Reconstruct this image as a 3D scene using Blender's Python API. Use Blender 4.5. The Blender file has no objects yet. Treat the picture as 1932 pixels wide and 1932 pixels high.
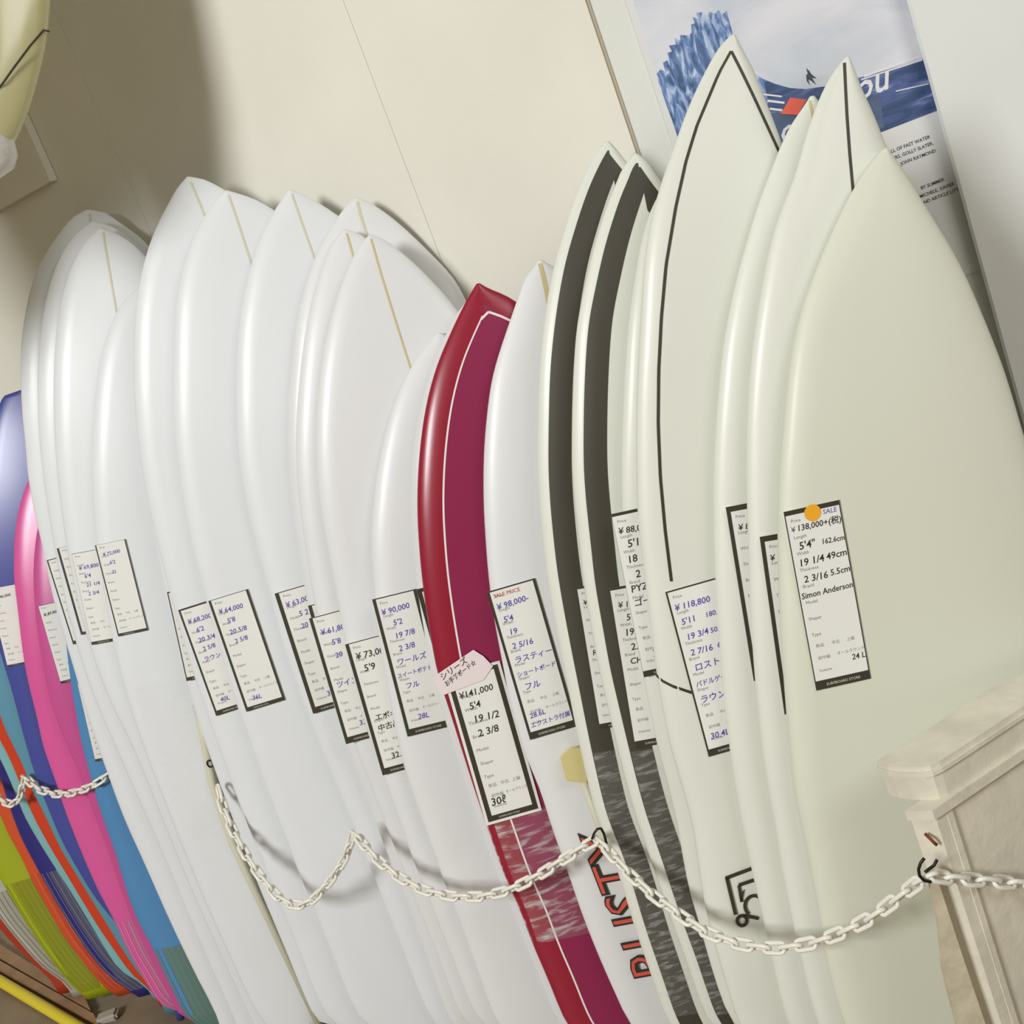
import bpy, bmesh, math, random
import numpy as np
from mathutils import Vector, Matrix

random.seed(7)
S = bpy.context.scene
C = bpy.context.collection

# ------------------------------------------------------------------ camera
W_PX = 1932.0
F_PX = 2300.0
PITCH = math.radians(13.0)
ROLL = math.radians(21.0)
CAM = Vector((0.0, 0.0, 1.925))
FWD = Vector((0, math.cos(PITCH), -math.sin(PITCH)))
UP0 = Vector((0, math.sin(PITCH), math.cos(PITCH)))
RT0 = Vector((1, 0, 0))
CX = RT0 * math.cos(ROLL) - UP0 * math.sin(ROLL)
CU = RT0 * math.sin(ROLL) + UP0 * math.cos(ROLL)
cam_data = bpy.data.cameras.new('camera')
cam_data.sensor_fit = 'HORIZONTAL'
cam_data.sensor_width = 36.0
cam_data.lens = 36.0 * F_PX / W_PX
cam_data.clip_start = 0.05
cam = bpy.data.objects.new('camera', cam_data)
C.objects.link(cam)
M = Matrix.Identity(4)
for r in range(3):
    M[r][0] = CX[r]; M[r][1] = CU[r]; M[r][2] = -FWD[r]; M[r][3] = CAM[r]
cam.matrix_world = M
S.camera = cam

# ------------------------------------------------------------------ world, lamps, exposure
world = bpy.data.worlds.new('world'); S.world = world
world.use_nodes = True
bgn = world.node_tree.nodes['Background']
bgn.inputs[0].default_value = (1.0, 0.87, 0.60, 1)
bgn.inputs[1].default_value = 0.18

def area(name, loc, target, sx, sy, power, col):
    l = bpy.data.lights.new(name, 'AREA'); l.shape = 'RECTANGLE'; l.size = sx; l.size_y = sy
    l.energy = power; l.color = col
    o = bpy.data.objects.new(name, l); C.objects.link(o)
    o.location = loc
    o.rotation_euler = (Vector(target) - Vector(loc)).to_track_quat('-Z', 'Y').to_euler()
    return o
area('shop_spot_lamp', (-5.3, -4.2, 5.5), (-0.2, 2.8, 1.5), 2.1, 2.1, 590, (0.985, 0.99, 1.0))
area('ceiling_lamp', (2.2, -0.8, 3.5), (0.9, 2.2, 1.2), 2.0, 1.2, 34, (0.985, 0.99, 1.0))

S.view_settings.view_transform = 'Standard'
S.view_settings.look = 'None'
S.view_settings.gamma = 1.0
S.view_settings.use_curve_mapping = False
S.view_settings.exposure = 0.08

# ------------------------------------------------------------------ geometry helpers
def ray(px):
    dx = px[0] - W_PX / 2; dy = px[1] - W_PX / 2
    return CX * dx - CU * dy + FWD * F_PX

def at_plane(px, p0, n):
    d = ray(px)
    t = (p0 - CAM).dot(n) / d.dot(n)
    return CAM + d * t

def at_z(px, z):
    return at_plane(px, Vector((0, 0, z)), Vector((0, 0, 1)))

def at_depth(px, depth):
    return CAM + ray(px) * (depth / F_PX)

def srgb(r, g, b):
    def f(c):
        c = c / 255.0
        return c / 12.92 if c <= 0.04045 else ((c + 0.055) / 1.055) ** 2.4
    return (f(r), f(g), f(b), 1.0)

MATS = {}
def mat(name, col, rough=0.5, spec=0.5, coat=0.0, metal=0.0, bump=0.0, bscale=60.0, vary=0.0, vscale=6.0):
    if name in MATS: return MATS[name]
    m = bpy.data.materials.new(name); m.use_nodes = True
    nt = m.node_tree; b = nt.nodes['Principled BSDF']
    b.inputs['Base Color'].default_value = col
    b.inputs['Roughness'].default_value = rough
    b.inputs['Specular IOR Level'].default_value = spec
    b.inputs['Coat Weight'].default_value = coat
    b.inputs['Coat Roughness'].default_value = 0.22
    b.inputs['Metallic'].default_value = metal
    tc = nt.nodes.new('ShaderNodeTexCoord')
    if vary > 0:
        n = nt.nodes.new('ShaderNodeTexNoise'); n.inputs['Scale'].default_value = vscale
        n.inputs['Detail'].default_value = 4
        r = nt.nodes.new('ShaderNodeMapRange')
        r.inputs['From Min'].default_value = 0.3; r.inputs['From Max'].default_value = 0.7
        r.inputs['To Min'].default_value = 1 - vary; r.inputs['To Max'].default_value = 1 + vary * 0.3
        mx = nt.nodes.new('ShaderNodeMix'); mx.data_type = 'RGBA'; mx.blend_type = 'MULTIPLY'
        mx.inputs['Factor'].default_value = 1.0
        mx.inputs['A'].default_value = col
        nt.links.new(tc.outputs['Object'], n.inputs['Vector'])
        nt.links.new(n.outputs['Fac'], r.inputs['Value'])
        nt.links.new(r.outputs['Result'], mx.inputs['B'])
        nt.links.new(mx.outputs['Result'], b.inputs['Base Color'])
    if bump > 0:
        n2 = nt.nodes.new('ShaderNodeTexNoise'); n2.inputs['Scale'].default_value = bscale
        n2.inputs['Detail'].default_value = 3
        bp = nt.nodes.new('ShaderNodeBump'); bp.inputs['Strength'].default_value = bump
        bp.inputs['Distance'].default_value = 0.004
        nt.links.new(tc.outputs['Object'], n2.inputs['Vector'])
        nt.links.new(n2.outputs['Fac'], bp.inputs['Height'])
        nt.links.new(bp.outputs['Normal'], b.inputs['Normal'])
    MATS[name] = m
    return m

def link_mesh(name, verts, faces, material, parent=None, smooth=False):
    me = bpy.data.meshes.new(name)
    me.from_pydata([tuple(v) for v in verts], [], faces)
    if smooth:
        me.polygons.foreach_set('use_smooth', [True] * len(me.polygons))
    me.update()
    if material: me.materials.append(material)
    o = bpy.data.objects.new(name, me); C.objects.link(o)
    if parent: o.parent = parent
    return o

def fix_normals(o):
    bm = bmesh.new(); bm.from_mesh(o.data)
    bmesh.ops.recalc_face_normals(bm, faces=bm.faces)
    bm.to_mesh(o.data); bm.free()

def empty(name, loc=(0, 0, 0), mtx=None):
    o = bpy.data.objects.new(name, None); C.objects.link(o)
    o.empty_display_size = 0.05
    if mtx is not None: o.matrix_world = mtx
    else: o.location = loc
    return o

def tag(o, label, cat, group=None):
    o['label'] = label; o['category'] = cat
    if group: o['group'] = group
    return o

def box_mesh(name, x0, x1, y0, y1, z0, z1, material, parent=None, bevel=0.0):
    bm = bmesh.new()
    bmesh.ops.create_cube(bm, size=1.0)
    for v in bm.verts:
        v.co = Vector((x0 if v.co.x < 0 else x1, y0 if v.co.y < 0 else y1, z0 if v.co.z < 0 else z1))
    if bevel > 0:
        bmesh.ops.bevel(bm, geom=list(bm.edges), offset=bevel, segments=2, affect='EDGES')
    me = bpy.data.meshes.new(name); bm.to_mesh(me); bm.free()
    if material: me.materials.append(material)
    o = bpy.data.objects.new(name, me); C.objects.link(o)
    if parent: o.parent = parent
    return o

def prism(name, pts, z0, z1, material, parent=None):
    n = len(pts)
    vs = [(p[0], p[1], z0) for p in pts] + [(p[0], p[1], z1) for p in pts]
    fs = [list(range(n))[::-1], list(range(n, 2 * n))]
    for i in range(n):
        j = (i + 1) % n
        fs.append([i, j, n + j, n + i])
    o = link_mesh(name, vs, fs, material, parent)
    fix_normals(o)
    return o

def tube(name, pts, r, material, parent=None, seg=8, closed=False):
    pts = [Vector(p) for p in pts]
    n = len(pts); vs = []; fs = []
    prev = None
    for i, p in enumerate(pts):
        a = pts[(i - 1) % n] if (closed or i > 0) else pts[i]
        b = pts[(i + 1) % n] if (closed or i < n - 1) else pts[i]
        t = (b - a).normalized()
        if prev is None:
            ref = Vector((0, 0, 1)) if abs(t.z) < 0.9 else Vector((1, 0, 0))
            u = t.cross(ref).normalized()
        else:
            u = (prev - t * prev.dot(t)).normalized()
        prev = u
        w = t.cross(u)
        rr = r[i] if isinstance(r, (list, tuple)) else r
        for k in range(seg):
            an = 2 * math.pi * k / seg
            vs.append(p + (u * math.cos(an) + w * math.sin(an)) * rr)
    m = n if closed else n - 1
    for i in range(m):
        for k in range(seg):
            i2 = (i + 1) % n; k2 = (k + 1) % seg
            fs.append([i * seg + k, i * seg + k2, i2 * seg + k2, i2 * seg + k])
    if not closed:
        fs.append(list(range(seg))[::-1]); fs.append([(n - 1) * seg + k for k in range(seg)])
    return link_mesh(name, vs, fs, material, parent, smooth=True)

# ------------------------------------------------------------------ surfboards
LEAN = math.radians(5.0)
BN = Vector((0, -math.cos(LEAN), math.sin(LEAN)))        # outward normal of every racked board
P0 = at_depth((1725, 1100), 2.12)                        # reference point on the nearest board

def pchip(xs, ys, xq):
    xs = np.asarray(xs, float); ys = np.asarray(ys, float); xq = np.asarray(xq, float)
    h = np.diff(xs); d = np.diff(ys) / h
    m = np.zeros_like(xs)
    m[0] = d[0]; m[-1] = d[-1]
    for i in range(1, len(xs) - 1):
        if d[i - 1] * d[i] > 0:
            w1 = 2 * h[i] + h[i - 1]; w2 = h[i] + 2 * h[i - 1]
            m[i] = (w1 + w2) / (w1 / d[i - 1] + w2 / d[i])
    idx = np.clip(np.searchsorted(xs, xq) - 1, 0, len(xs) - 2)
    t = np.clip((xq - xs[idx]) / h[idx], 0, 1)
    h00 = 2 * t**3 - 3 * t**2 + 1; h10 = t**3 - 2 * t**2 + t
    h01 = -2 * t**3 + 3 * t**2; h11 = t**3 - t**2
    return h00 * ys[idx] + h10 * h[idx] * m[idx] + h01 * ys[idx + 1] + h11 * h[idx] * m[idx + 1]

class Board:
    """A surfboard standing on its tail: outline traced on its own plane, real length, width and thickness."""
    def __init__(self, k, nose, left, wmax, right=None, thick=0.048, zfloor=0.03, r0=0.035, rr=0.05, n=BN, p0=P0, tail=0.06, wmirror=None):
        self.n = n; self.k = k; self.T = thick; self.r0 = r0; self.p0 = p0; self.rr = rr
        self.nose = self.bp(nose, -r0)
        pts = [(nose[0], nose[1])] + list(left)
        lo, hi = math.radians(-25), math.radians(45)
        down = Vector((0, 0, -1)); down = (down - n * down.dot(n)).normalized()
        side = n.cross(down)
        if side.x < 0: side = -side
        for _ in range(40):
            a = (lo + hi) / 2
            es = down * math.cos(a) + side * math.sin(a)
            wm = self._widths(pts, es)[1].max()
            # leaning the axis to the right (a larger) widens the left half
            if wm > wmax: hi = a
            else: lo = a
        self.ang = math.degrees(a)
        self.es = es
        et = n.cross(es)
        if et.x < 0: et = -et
        self.et = et
        s, w = self._widths(pts, es)
        self.L = (self.nose.z - zfloor) / (-es.z)
        self.sv = s.max()
        self.lw = self._profile(s, w, tail)
        if right:
            s2, w2 = self._widths([(nose[0], nose[1])] + list(right), es, -1)
            sl = s2.max()
            ss = list(s2); ww = list(w2)
            base = wmirror or wmax
            for q in np.linspace(sl + 0.25, max(sl + 0.3, self.L - 0.35), 5):
                ss.append(q); ww.append(max(ww[len(s2) - 1], float(np.interp(q, self.lw[0], self.lw[1])) * 0.98))
            self.rw = self._profile(np.array(ss), np.array(ww), tail)
        else:
            self.rw = self.lw

    def bp(self, px, off=0.0):
        return at_plane(px, self.p0 - self.n * self.k + self.n * off, self.n)

    def rock(self, s):
        return self.r0 * max(0.0, 1 - s / 0.6) ** 2

    def _widths(self, pts, es, sign=1):
        et = self.n.cross(es)
        if et.x < 0: et = -et
        S_, W_ = [], []
        for p in pts:
            q = self.bp(p)
            s = (q - self.nose).dot(es)
            q = self.bp(p, -self.rock(max(s, 0)))
            v = q - self.nose
            S_.append(v.dot(es)); W_.append(-sign * v.dot(et))
        return np.array(S_), np.array(W_)

    def _profile(self, s, w, tail):
        ss = [0.0]; ww = [0.004]
        for a, b in sorted(zip(s, w)):
            if a > ss[-1] + 0.003 and a < self.L - 0.02:
                ss.append(float(a)); ww.append(float(max(b, 0.004)))
        last = ww[-1]; sl = ss[-1]
        for back, f in ((0.55, 0.97), (0.3, 0.86), (0.14, 0.66), (0.05, 0.45)):
            q = self.L - back
            if q > sl + 0.06:
                ss.append(q); ww.append(last * f)
        ss.append(self.L); ww.append(min(tail, ww[-1] * 0.8))
        xs = np.linspace(0, self.L, 240)
        ys = pchip(ss, ww, xs)
        sm = ys.copy()
        for _ in range(14):
            f = sm.copy()
            f[1:-1] = 0.25 * sm[:-2] + 0.5 * sm[1:-1] + 0.25 * sm[2:]
            sm = f
        bl = np.clip((xs - 0.03) / 0.08, 0, 1)
        ys = ys * (1 - bl) + sm * bl
        return xs, np.maximum(ys, 0.003)

    def wl(self, s): return float(np.interp(s, *self.lw))
    def wr(self, s): return float(np.interp(s, *self.rw))
    def th(self, s):
        u = s / self.L
        a = min(1.0, 0.28 + 0.72 * (1 - (1 - min(1, s / 0.55)) ** 2))
        b = min(1.0, 0.35 + 0.65 * (1 - (1 - min(1, (1 - u) / 0.35)) ** 2))
        return self.T * a * b

    def h(self, s, t):
        wl, wr = self.wl(s), self.wr(s)
        R = min(0.05, 0.95 * min(wl, wr))
        d = max(0.0, t + wl)
        x = min(1.0, d / R)
        R2 = min(self.rr, 0.95 * wr)
        x2 = min(1.0, max(0.0, wr - t) / R2)
        full = math.sqrt(max(0.0, 1 - (1 - min(x, 1)) ** 2)) * math.sqrt(max(0.0, 1 - (1 - x2) ** 2))
        dome = 0.90 + 0.10 * (1 - min(1, abs(t) / max(wl, wr, 0.01)) ** 2)
        return 0.5 * self.th(s) * full * dome

    def pt(self, s, t, eps=0.0, side=1):
        hh = self.h(s, t)
        return self.nose + self.es * s + self.et * t + self.n * (side * (hh + eps) - self.rock(s) + self.r0)

    def st(self, px):
        q = self.bp(px, self.T * 0.5)
        s = (q - self.nose).dot(self.es)
        q = self.bp(px, self.T * 0.5 - self.rock(max(s, 0)))
        v = q - self.nose
        return v.dot(self.es), v.dot(self.et)

    def build(self, name, material, parent, N=64):
        vs = []; fs = []
        ds = [0.0, 0.02, 0.08, 0.2, 0.38, 0.65, 1.0]
        stations = [self.L * (i / N) ** 1.5 for i in range(N + 1)]
        row = None
        for s in stations:
            wl, wr = self.wl(s), self.wr(s)
            R = min(0.05, 0.95 * min(wl, wr))
            ts = [-wl + R * d for d in ds]
            mid = [(-wl + R) + ((wr - R) - (-wl + R)) * q for q in (0.25, 0.5, 0.75)]
            ts += mid + [wr - R * d for d in ds[::-1]]
            ring = [self.pt(s, t, 0, 1) for t in ts] + [self.pt(s, t, 0, -1) for t in ts[::-1][1:-1]]
            vs += ring; row = len(ring)
        for i in range(len(stations) - 1):
            for j in range(row):
                j2 = (j + 1) % row
                fs.append([i * row + j, (i + 1) * row + j, (i + 1) * row + j2, i * row + j2])
        fs.append(list(range(row))); fs.append([(len(stations) - 1) * row + j for j in range(row)][::-1])
        o = link_mesh(name, [v - parent.location for v in vs], fs, material, parent, smooth=True)
        fix_normals(o)
        return o

    def strip(self, name, rows, material, parent, eps=0.0008, nx=4):
        """rows: list of (s, t0, t1) on the front face"""
        vs = []; fs = []
        for s, t0, t1 in rows:
            for j in range(nx + 1):
                vs.append(self.pt(s, t0 + (t1 - t0) * j / nx, eps) - parent.location)
        for i in range(len(rows) - 1):
            for j in range(nx):
                a = i * (nx + 1) + j
                fs.append([a, a + nx + 1, a + nx + 2, a + 1])
        return link_mesh(name, vs, fs, material, parent, smooth=True)

    def base(self):
        p = self.nose + self.es * self.L
        return p

    def band(self, name, a, b, s0, s1, material, parent, sides='LR', n=70, nx=4, eps=0.0008):
        """a stripe that follows the rails, from inset a to inset b (metres or functions of s)"""
        fa = a if callable(a) else (lambda s: a)
        fb = b if callable(b) else (lambda s: b)
        out = []
        allv = []; allf = []
        for sd in sides:
            rows = []
            for i in range(n + 1):
                s = s0 + (s1 - s0) * (i / n) ** 1.3
                w = self.wl(s) if sd == 'L' else self.wr(s)
                if w <= fa(s): continue
                i0, i1 = fa(s), min(fb(s), w)
                rows.append((s, -w + i0, -w + i1) if sd == 'L' else (s, w - i1, w - i0))
            if len(rows) < 2: continue
            base = len(allv)
            for s, t0, t1 in rows:
                for j in range(nx + 1):
                    allv.append(self.pt(s, t0 + (t1 - t0) * j / nx, eps) - parent.location)
            for i in range(len(rows) - 1):
                for j in range(nx):
                    q = base + i * (nx + 1) + j
                    allf.append([q, q + nx + 1, q + nx + 2, q + 1])
        return link_mesh(name, allv, allf, material, parent, smooth=True)

    def px_line(self, name, pxs, width, material, parent, eps=0.0008, n=24):
        st = [self.st(p) for p in pxs]
        ss = np.array([q[0] for q in st]); tt = np.array([q[1] for q in st])
        rows = []
        for i in range(n + 1):
            s = ss[0] + (ss[-1] - ss[0]) * i / n
            t = float(np.interp(s, ss, tt))
            rows.append((max(s, 0.004), t - width / 2, t + width / 2))
        return self.strip(name, rows, material, parent, eps, 2)
# traced left rails (photo pixels), nearest board first; each board gets its own plane one gap further back
GAP = 0.0555
TRACE = {
 'b1': dict(nose=(1670,280), w=.252, left=[(1640,310),(1587,400),(1543,500),(1507,600),(1488,700),(1478,800),(1470,900),(1467,1000),(1469,1100),(1473,1200),(1480,1300),(1488,1400),(1499,1500),(1513,1564),(1532,1660),(1548,1745),(1560,1820),(1592,1932)],
            right=[(1697,310),(1753,400),(1812,500),(1856,600),(1895,700),(1925,800)]),
 'b2': dict(nose=(1598,108), w=.25, left=[(1574,134),(1554,168),(1531,224),(1513,280),(1500,335),(1471,400),(1445,500),(1434,560),(1424,620),(1415,700),(1409,800),(1408,900),(1412,1040),(1415,1140),(1421,1240),(1428,1320),(1436,1400),(1451,1500),(1463,1564),(1478,1660),(1496,1745),(1509,1800),(1542,1932)],
            right=[(1610,125),(1625,165),(1639,195),(1657,235),(1668,268),(1700,330),(1742,410),(1785,490),(1830,590),(1868,690),(1895,800)]),
 'b3': dict(nose=(1532,182), w=.25, left=[(1513,206),(1494,233),(1471,279),(1452,329),(1438,364),(1425,402),(1402,480),(1384,550),(1365,650),(1354,760),(1348,860),(1346,960),(1348,1050),(1352,1140),(1359,1232),(1364,1300),(1375,1400),(1390,1500),(1402,1564),(1418,1640),(1442,1745),(1455,1800),(1486,1932)]),
 'b4': dict(nose=(1383,66), w=.255, left=[(1359,87),(1338,121),(1317,162),(1296,208),(1276,266),(1255,322),(1234,391),(1217,480),(1209,600),(1203,700),(1200,800),(1201,900),(1204,990),(1213,1060),(1222,1140),(1231,1210),(1240,1280),(1260,1390),(1288,1490),(1307,1560),(1321,1660),(1342,1760),(1368,1850),(1394,1932)],
            right=[(1405,100),(1421,129),(1442,183),(1463,235),(1482,290)]),
 'b5': dict(nose=(1292,300), w=.25, left=[(1262,335),(1228,395),(1213,436),(1200,506),(1186,600),(1178,700),(1173,800),(1171,900),(1175,1000),(1188,1100),(1200,1185),(1212,1270),(1236,1389),(1262,1490),(1278,1560),(1296,1660),(1320,1745),(1335,1800),(1350,1850),(1382,1932)]),
 'b6': dict(nose=(1199,291), w=.25, left=[(1186,303),(1175,317),(1161,349),(1147,382),(1135,418),(1124,452),(1113,495),(1101,550),(1089,610),(1082,700),(1079,800),(1080,900),(1086,970),(1094,1040),(1102,1110),(1118,1199),(1127,1250),(1143,1320),(1162,1400),(1190,1510),(1230,1629),(1249,1687),(1267,1739),(1290,1800),(1313,1868),(1338,1932)],
            right=[(1217,299),(1234,322),(1250,345)]),
 'b7': dict(nose=(1145,267), w=.25, left=[(1132,278),(1121,295),(1109,317),(1093,351),(1078,390),(1067,425),(1057,457),(1047,492),(1037,540),(1026,610),(1017,700),(1014,800),(1014,900),(1020,985),(1033,1095),(1052,1200),(1072,1300),(1090,1390),(1104,1454),(1123,1532),(1150,1600),(1172,1665),(1195,1742),(1227,1835),(1262,1932)],
            right=[(1160,277),(1178,300),(1196,322)]),
 'b8': dict(nose=(1019,491), w=.25, left=[(1010,500),(992,523),(977,562),(961,609),(940,671),(927,720),(920,772),(914,836),(912,901),(913,966),(917,1030),(923,1100),(938,1200),(948,1250),(961,1318),(979,1381),(994,1432),(1017,1484),(1041,1561),(1069,1639),(1098,1724),(1131,1807),(1162,1877),(1188,1932)]),
 'b9': dict(nose=(902,535), w=.25, left=[(884,560),(865,596),(847,635),(827,681),(811,733),(801,779),(793,836),(788,901),(787,966),(789,1010),(797,1100),(812,1200),(824,1265),(846,1335),(868,1405),(895,1490),(922,1569),(955,1660),(981,1717),(1004,1779),(1033,1846),(1069,1932)],
            right=[(920,543),(945,553),(970,566),(1000,590)]),
 'b10b': dict(nose=(895,556), w=.25, left=[(868,583),(842,629),(818,685),(801,737),(790,785),(781,840),(776,901),(776,960),(779,1010),(786,1100),(801,1195),(813,1265),(834,1340),(856,1410),(882,1490),(908,1569),(941,1660),(967,1717),(990,1779),(1019,1846),(1055,1932)]),
 'b10': dict(nose=(828,628), w=.25, left=[(809,646),(783,680),(762,719),(744,760),(729,812),(714,880),(704,960),(700,1028),(705,1095),(712,1180),(722,1250),(737,1330),(761,1442),(786,1520),(822,1620),(874,1760),(905,1845),(938,1932)]),
 'b11': dict(nose=(698,444), w=.272, left=[(682,457),(664,488),(648,524),(633,568),(620,612),(611,656),(603,708),(598,760),(595,820),(597,890),(604,960),(616,1030),(629,1095),(640,1150),(655,1230),(678,1330),(700,1400),(725,1470),(757,1560),(802,1680),(850,1800),(906,1932)]),
 'b12': dict(nose=(651,433), w=.272, left=[(640,437),(628,455),(615,486),(604,515),(592,555),(580,605),(570,670),(562,750),(558,830),(560,900),(568,980),(582,1070),(597,1160),(615,1240),(643,1330),(667,1400),(694,1470),(737,1580),(792,1720),(830,1815),(876,1932)]),
 'b13': dict(nose=(671,373), w=.278, left=[(659,382),(638,408),(620,436),(602,467),(589,496),(579,527),(568,566),(560,605),(555,643),(550,695),(545,747),(543,820),(546,900),(555,980),(568,1070),(583,1150),(604,1240),(635,1345),(670,1450),(715,1570),(770,1710),(808,1815),(852,1932)],
             right=[(690,378),(711,390),(762,429),(814,480),(866,538)]),
 'b14': dict(nose=(546,358), w=.272, left=[(529,380),(511,408),(496,436),(483,470),(470,511),(460,558),(452,605),(448,656),(446,708),(446,760),(448,820),(455,890),(468,960),(486,1035),(506,1105),(527,1190),(560,1290),(590,1370),(620,1445),(660,1540),(710,1665),(760,1790),(818,1932)],
             right=[(570,366),(600,382),(633,403),(690,450)]),
 'b15': dict(nose=(427,360), w=.272, left=[(409,373),(388,404),(370,435),(357,464),(347,495),(339,526),(333,557),(329,609),(327,660),(326,738),(329,820),(338,900),(351,980),(369,1060),(388,1130),(412,1215),(442,1315),(478,1420),(522,1540),(578,1680),(630,1810),(683,1932)],
             right=[(450,365),(475,373),(505,388),(570,440)]),
 'b16': dict(nose=(355,334), w=.275, left=[(336,352),(318,383),(303,411),(287,445),(274,486),(266,520),(259,555),(255,590),(252,640),(251,700),(254,764),(260,829),(270,900),(286,980),(303,1050),(322,1125),(345,1205),(376,1305),(407,1395),(446,1500),(500,1640),(558,1780),(624,1932)],
             right=[(378,336),(400,345),(424,358),(500,410)]),
 'b16b': dict(nose=(365,790), w=.24, left=[(330,820),(300,870),(286,930),(289,1000),(303,1070),(314,1130),(331,1200),(354,1290),(384,1390),(421,1495),(476,1640),(534,1780),(600,1932)]),
 'b17': dict(nose=(290,522), w=.27, left=[(254,547),(233,567),(217,593),(204,624),(194,655),(185,700),(179,745),(174,816),(173,900),(176,960),(183,1030),(193,1100),(207,1180),(227,1270),(257,1370),(290,1460),(325,1550),(378,1680),(434,1805),(498,1932)]),
 'b18': dict(nose=(190,430), w=.27, left=[(168,448),(145,480),(128,520),(114,570),(106,630),(102,700),(102,790),(107,880),(117,970),(131,1060),(148,1140),(170,1220),(202,1310),(246,1400),(300,1530),(333,1612),(383,1729),(430,1830),(478,1932)]),
 'b18b': dict(nose=(176,417), w=.27, left=[(150,434),(125,464),(104,505),(90,550),(79,605),(73,665),(71,740),(74,820),(82,900),(94,980),(108,1060),(125,1140),(146,1220),(172,1300),(205,1380),(262,1510),(302,1600),(354,1725),(400,1830),(446,1932)]),
 'b19': dict(nose=(165,396), w=.27, left=[(145,404),(124,424),(104,450),(85,479),(72,502),(64,524),(54,557),(47,596),(41,635),(39,686),(40,738),(43,790),(49,842),(53,898),(61,945),(67,976),(78,1020),(91,1085),(104,1142),(127,1219),(145,1279),(166,1353),(197,1441),(233,1540),(269,1620),(323,1742),(370,1840),(415,1932)],
             right=[(185,396),(212,410),(245,433),(280,460)]),
 # soft-tops
 'c1': dict(nose=(240,900), w=.27, left=[(200,935),(165,985),(140,1050),(126,1120),(123,1190),(129,1250),(140,1328),(155,1405),(171,1465),(191,1535),(215,1600),(238,1677),(259,1735),(286,1785),(323,1863),(362,1932)]),
 'c2b': dict(nose=(110,930), w=.25, left=[(88,955),(74,985),(66,1030),(63,1090),(66,1150),(75,1220),(88,1290),(104,1350),(124,1400),(146,1450),(176,1530),(203,1600),(226,1670),(250,1735),(280,1800),(310,1860),(350,1932)]),
 'c2': dict(nose=(75,885), w=.25, left=[(56,903),(44,930),(34,966),(28,1007),(26,1059),(27,1098),(32,1136),(41,1214),(49,1266),(57,1302),(70,1353),(85,1418),(104,1470),(124,1532),(151,1600),(181,1670),(217,1739),(240,1791),(269,1842),(300,1894),(331,1932)]),
 'c3': dict(nose=(62,729), w=.26, left=[(37,732),(15,741),(0,761),(-14,800),(-24,870),(-29,960),(-27,1060),(-20,1140),(-8,1200),(8,1255),(26,1315),(44,1385),(65,1457),(90,1522),(114,1580),(150,1645),(181,1695),(222,1745),(262,1800),(305,1860),(350,1932)]),
 'c4': dict(nose=(25,840), w=.25, left=[(-10,870),(-33,930),(-45,1010),(-45,1100),(-37,1180),(-25,1250),(-10,1315),(6,1366),(28,1412),(47,1452),(62,1492),(85,1537),(109,1590),(140,1643),(178,1705),(215,1765),(250,1820)]),
 'c5': dict(nose=(0,880), w=.25, left=[(-35,915),(-55,970),(-65,1050),(-65,1140),(-56,1220),(-38,1300),(-17,1360),(0,1395),(21,1436),(39,1480),(58,1528),(87,1584),(124,1646),(155,1698),(186,1749),(219,1797),(248,1838)]),
 'c6': dict(nose=(-20,930), w=.25, left=[(-55,965),(-75,1020),(-84,1100),(-82,1190),(-70,1270),(-45,1340),(-20,1392),(0,1430),(24,1483),(43,1532),(68,1578),(93,1619),(133,1681),(166,1735),(197,1787),(225,1830)]),
 'c7': dict(nose=(-40,960), w=.25, left=[(-75,1000),(-95,1060),(-103,1140),(-98,1230),(-80,1310),(-50,1380),(-20,1425),(0,1465),(19,1525),(37,1573),(58,1615),(77,1650),(104,1698),(135,1749),(170,1801),(207,1843),(240,1880)]),
 'c8': dict(nose=(-70,1010), w=.25, left=[(-105,1050),(-125,1110),(-133,1190),(-125,1280),(-100,1370),(-60,1440),(-25,1490),(0,1536),(14,1569),(41,1618),(62,1664),(87,1708),(116,1760),(155,1812),(197,1863)]),
 'c9': dict(nose=(-95,1060), w=.25, left=[(-130,1100),(-150,1160),(-157,1240),(-150,1330),(-125,1430),(-85,1510),(-40,1590),(0,1656),(21,1693),(52,1745),(93,1807),(135,1859)]),
 'c10': dict(nose=(-125,1110), w=.25, left=[(-160,1150),(-180,1220),(-185,1300),(-175,1390),(-150,1480),(-105,1560),(-55,1640),(0,1731),(31,1770),(83,1828)]),
 'c11': dict(nose=(-140,1160), w=.25, left=[(-175,1200),(-195,1270),(-200,1350),(-190,1430),(-160,1520),(-115,1600),(-65,1670),(0,1752),(40,1797)]),
}
ORDER = ['b1','b2','b3','b4','b5','b6','b7','b8','b9','b10b','b10','b11','b12','b13','b14','b15','b16','b16b','b17','b18','b18b','b19','c1','c2b','c2','c3','c4','c5','c6','c7','c8','c9','c10','c11']
EXTRA = {'b8': 0.035, 'b17': 0.03, 'c1': 0.03}
BRD = {}
kk = 0.0
for i, key in enumerate(ORDER):
    d = TRACE[key]
    kk += (GAP if i else 0.0) + EXTRA.get(key, 0.0)
    BRD[key] = Board(kk, d['nose'], d['left'], d['w'], d.get('right'), thick=0.046 if key != 'b1' else 0.052, rr=0.05 if key != 'b1' else 0.18)

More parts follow.
